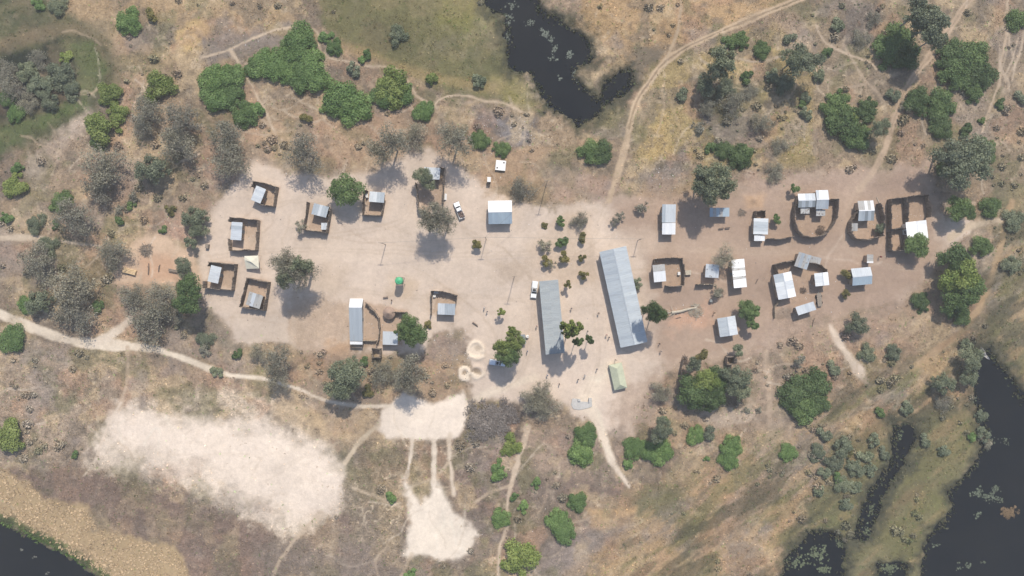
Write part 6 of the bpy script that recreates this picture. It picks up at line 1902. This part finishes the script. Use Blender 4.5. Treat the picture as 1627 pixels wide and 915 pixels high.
for (px, py, pose, c1, c2, lab) in PEOPLE:
    x, y = W(px, py, .9)
    o = put('person', PM[pose], None, (x, y, ground_z(px, py)), (0, 0, rng.uniform(0, 6.28)))
    for i, q in ((1, 'cloth_' + c1), (2, 'cloth_' + c2)):
        o.material_slots[i].link = 'OBJECT'; o.material_slots[i].material = M[q]
    tag(o, lab, "person")

# ------------------------------------------------------------------ reeds, water plants, litter (uncountable masses)
def scatter_poly(pts, n, jit=0):
    a = np.array(pts, float); out = []
    x = nrg.uniform(a[:, 0].min(), a[:, 0].max(), n * 3); y = nrg.uniform(a[:, 1].min(), a[:, 1].max(), n * 3)
    k = poly_sd(x + 8 * fbm(x, y, 20, 91), y + 8 * fbm(x, y, 20, 92), pts) > 0
    return x[k][:n], y[k][:n]


x, y = scatter_poly([(-60, 735), (0, 745), (45, 765), (70, 795), (140, 805), (152, 838), (275, 872), (305, 915), (320, 960), (200, 960), (150, 903), (60, 848), (0, 818), (-60, 800)], 1800)
cc = np.array(alb(180, 156, 124)) * np.clip(nrg.normal(1.12, .12, (len(x), 1)), .6, 1.5) * (1 + .6 * fbm(x, y, 30, 95)[:, None])
tuft_cloud("reeds", x, y, cc, nrg.uniform(.12, .35, len(x)), nrg.uniform(.3, .7, len(x)), "tan reed bed along the bottom left river")
xs, ys = [], []
for (a, c) in (((0, 820), (55, 846)), ((55, 846), (110, 873)), ((110, 873), (160, 907)), ((160, 907), (215, 950))):
    t = nrg.uniform(0, 1, 700); xs.append(a[0] + (c[0] - a[0]) * t + nrg.normal(0, 3.2, 700)); ys.append(a[1] + (c[1] - a[1]) * t + nrg.normal(3, 3.5, 700))
x = np.concatenate(xs); y = np.concatenate(ys)
cc = np.array(alb(100, 124, 66)) * np.clip(nrg.normal(.9, .3, (len(x), 1)), .4, 1.6)
tuft_cloud("waterside_grass", x, y, cc, nrg.uniform(.3, .8, len(x)), nrg.uniform(.25, .6, len(x)), "green grass fringe along the bottom left river", z0=-.5)


def pads(name, label, clusters, rgb, smin=.15, smax=.45):
    v, f, cl = [], [], []
    for (cx_, cy_, rx_, ry_, n_) in clusters:
        for _ in range(n_):
            px = rng.gauss(cx_, rx_ * .5); py = rng.gauss(cy_, ry_ * .5)
            x0, y0 = W(px, py, 0); r = rng.uniform(smin, smax); a0 = rng.uniform(0, 6.28); k0 = len(v); m_ = rng.uniform(.6, 1.25)
            z_ = -.55 + rng.uniform(.012, .06)
            v.append((x0, y0, z_ + .02)); cl.append(m_)
            for q in range(7):
                rr = r * rng.uniform(.7, 1.15)
                v.append((x0 + rr * math.cos(a0 + q * .9), y0 + rr * math.sin(a0 + q * .9), z_ + rng.uniform(0, .05))); cl.append(m_)
            f += [(k0, k0 + 1 + q, k0 + 2 + q) for q in range(6)]
    me = mesh(name, v, f, M['tuft'])
    at = me.attributes.new("Col", 'FLOAT_COLOR', 'POINT')
    base_ = np.array(alb(*rgb))
    at.data.foreach_set("color", np.concatenate([base_[None] * np.array(cl)[:, None], np.ones((len(cl), 1))], 1).ravel().astype(np.float32))
    o = put(name, me); return tag(o, label, "water plants", kind="stuff")


pads("water_plants", "pale water plants floating on the lagoon", [(842, 35, 8, 6, 26), (862, 50, 5, 6, 22), (870, 52, 3, 8, 22), (876, 62, 4, 5, 22), (882, 76, 5, 7, 26), (905, 86, 5, 6, 26), (880, 92, 8, 5, 18), (810, 30, 6, 10, 30), (812, 8, 8, 6, 30), (806, 58, 4, 8, 26), (868, 170, 4, 8, 22), (890, 125, 4, 4, 6), (915, 118, 6, 12, 20)], (118, 124, 112), .1, .34)
pads("water_plants", "grey-green water plants floating on the right river", [(1555, 785, 10, 10, 55), (1575, 790, 14, 8, 60), (1585, 775, 6, 6, 30), (1555, 818, 4, 5, 14), (1590, 795, 6, 4, 14), (1487, 868, 6, 6, 14), (1540, 900, 5, 5, 16), (1563, 895, 4, 4, 8), (1525, 905, 5, 8, 12), (1570, 700, 14, 14, 30), (1600, 702, 10, 6, 16), (1548, 640, 6, 16, 26)], (104, 112, 94), .1, .38)
pads("water_plants", "tan floating island on the right river", [(1605, 815, 12, 9, 90)], (120, 100, 76), .2, .5)
pads("water_plants", "grey-green water plants in the bottom edge's marsh pools", [(1300, 880, 16, 14, 90), (1270, 895, 14, 10, 60), (1310, 905, 10, 8, 40), (1335, 865, 8, 8, 30), (1415, 905, 14, 8, 70), (1385, 812, 5, 10, 20), (1378, 845, 5, 8, 20), (1432, 690, 6, 8, 12)], (106, 114, 88), .12, .42)
pads("water_plants", "few pale floating leaves on the bottom left river", [(32, 875, 3, 2, 6), (53, 886, 3, 2, 6), (72, 912, 3, 3, 6)], (120, 120, 110), .15, .3)

# shore vegetation
xs, ys = [], []
for nm, pts, lab in waters[:5]:
    pr = curve(pts + [pts[0]], 3)
    for a, c in zip(pr[:-1], pr[1:]):
        n_ = int(math.hypot(c[0] - a[0], c[1] - a[1]) * 1.0) + 1
        t = nrg.uniform(0, 1, n_); xs.append(a[0] + (c[0] - a[0]) * t + nrg.normal(0, 4.2, n_)); ys.append(a[1] + (c[1] - a[1]) * t + nrg.normal(0, 4.2, n_))
x = np.concatenate(xs); y = np.concatenate(ys)
ok = (x > -80) & (x < 1700) & (y > -80) & (y < 1000); x, y = x[ok], y[ok]
cc = np.where(nrg.uniform(0, 1, (len(x), 1)) < .5, np.array([alb(98, 96, 74)]), np.array([alb(84, 90, 66)])) * np.clip(nrg.normal(.95, .2, (len(x), 1)), .5, 1.6)
tuft_cloud("waterside_grass", x, y, cc, nrg.uniform(.3, .8, len(x)), nrg.uniform(.2, .5, len(x)), "olive grass fringe round the lagoon and the right river", z0=-.55)

# small litter and stones on the trodden ground
v, f = [], []
cl = []
for (x0, y0, x1, y1, n_) in [(755, 185, 850, 235, 160), (690, 525, 745, 610, 170), (740, 220, 800, 290, 60), (330, 260, 1450, 520, 330), (1010, 250, 1080, 310, 70), (200, 150, 420, 270, 60), (990, 700, 1100, 760, 20), (750, 700, 960, 860, 50), (1080, 480, 1120, 510, 40), (340, 30, 420, 80, 50), (408, 292, 440, 326, 22), (372, 350, 410, 395, 30), (338, 420, 374, 458, 26), (396, 444, 426, 490, 30), (490, 326, 524, 368, 30), (580, 306, 610, 341, 26), (667, 288, 703, 330, 30), (688, 465, 724, 500, 26), (1042, 414, 1082, 452, 26), (1262, 330, 1320, 374, 50), (1350, 335, 1396, 378, 46), (1412, 320, 1468, 396, 60), (1232, 424, 1300, 500, 70), (578, 482, 640, 552, 50), (1060, 480, 1115, 520, 40)]:
    for _ in range(n_):
        px = rng.uniform(x0, x1); py = rng.uniform(y0, y1); X, Y = W(px, py); s_ = rng.uniform(.06, .2); z_ = ground_z(px, py); k0 = len(v)
        a = rng.uniform(0, 3)
        for q in range(4):
            v.append((X + s_ * rng.uniform(.6, 1.3) * math.cos(a + q * 1.57), Y + s_ * rng.uniform(.6, 1.3) * math.sin(a + q * 1.57), z_ - .02))
        v.append((X, Y, z_ + s_ * .7))
        f += [(k0 + q, k0 + (q + 1) % 4, k0 + 4) for q in range(4)]
        m_ = rng.choice([.62, .5, .12, .16, .2, .3]); cl += [m_] * 5
me = mesh("litter", v, f, M['tuft'])
at = me.attributes.new("Col", 'FLOAT_COLOR', 'POINT')
at.data.foreach_set("color", np.concatenate([np.array(cl)[:, None] * np.array([[1, .95, .9]]), np.ones((len(cl), 1))], 1).ravel().astype(np.float32))
tag(put("litter", me), "small stones and litter strewn over the trodden ground", "litter", kind="stuff")
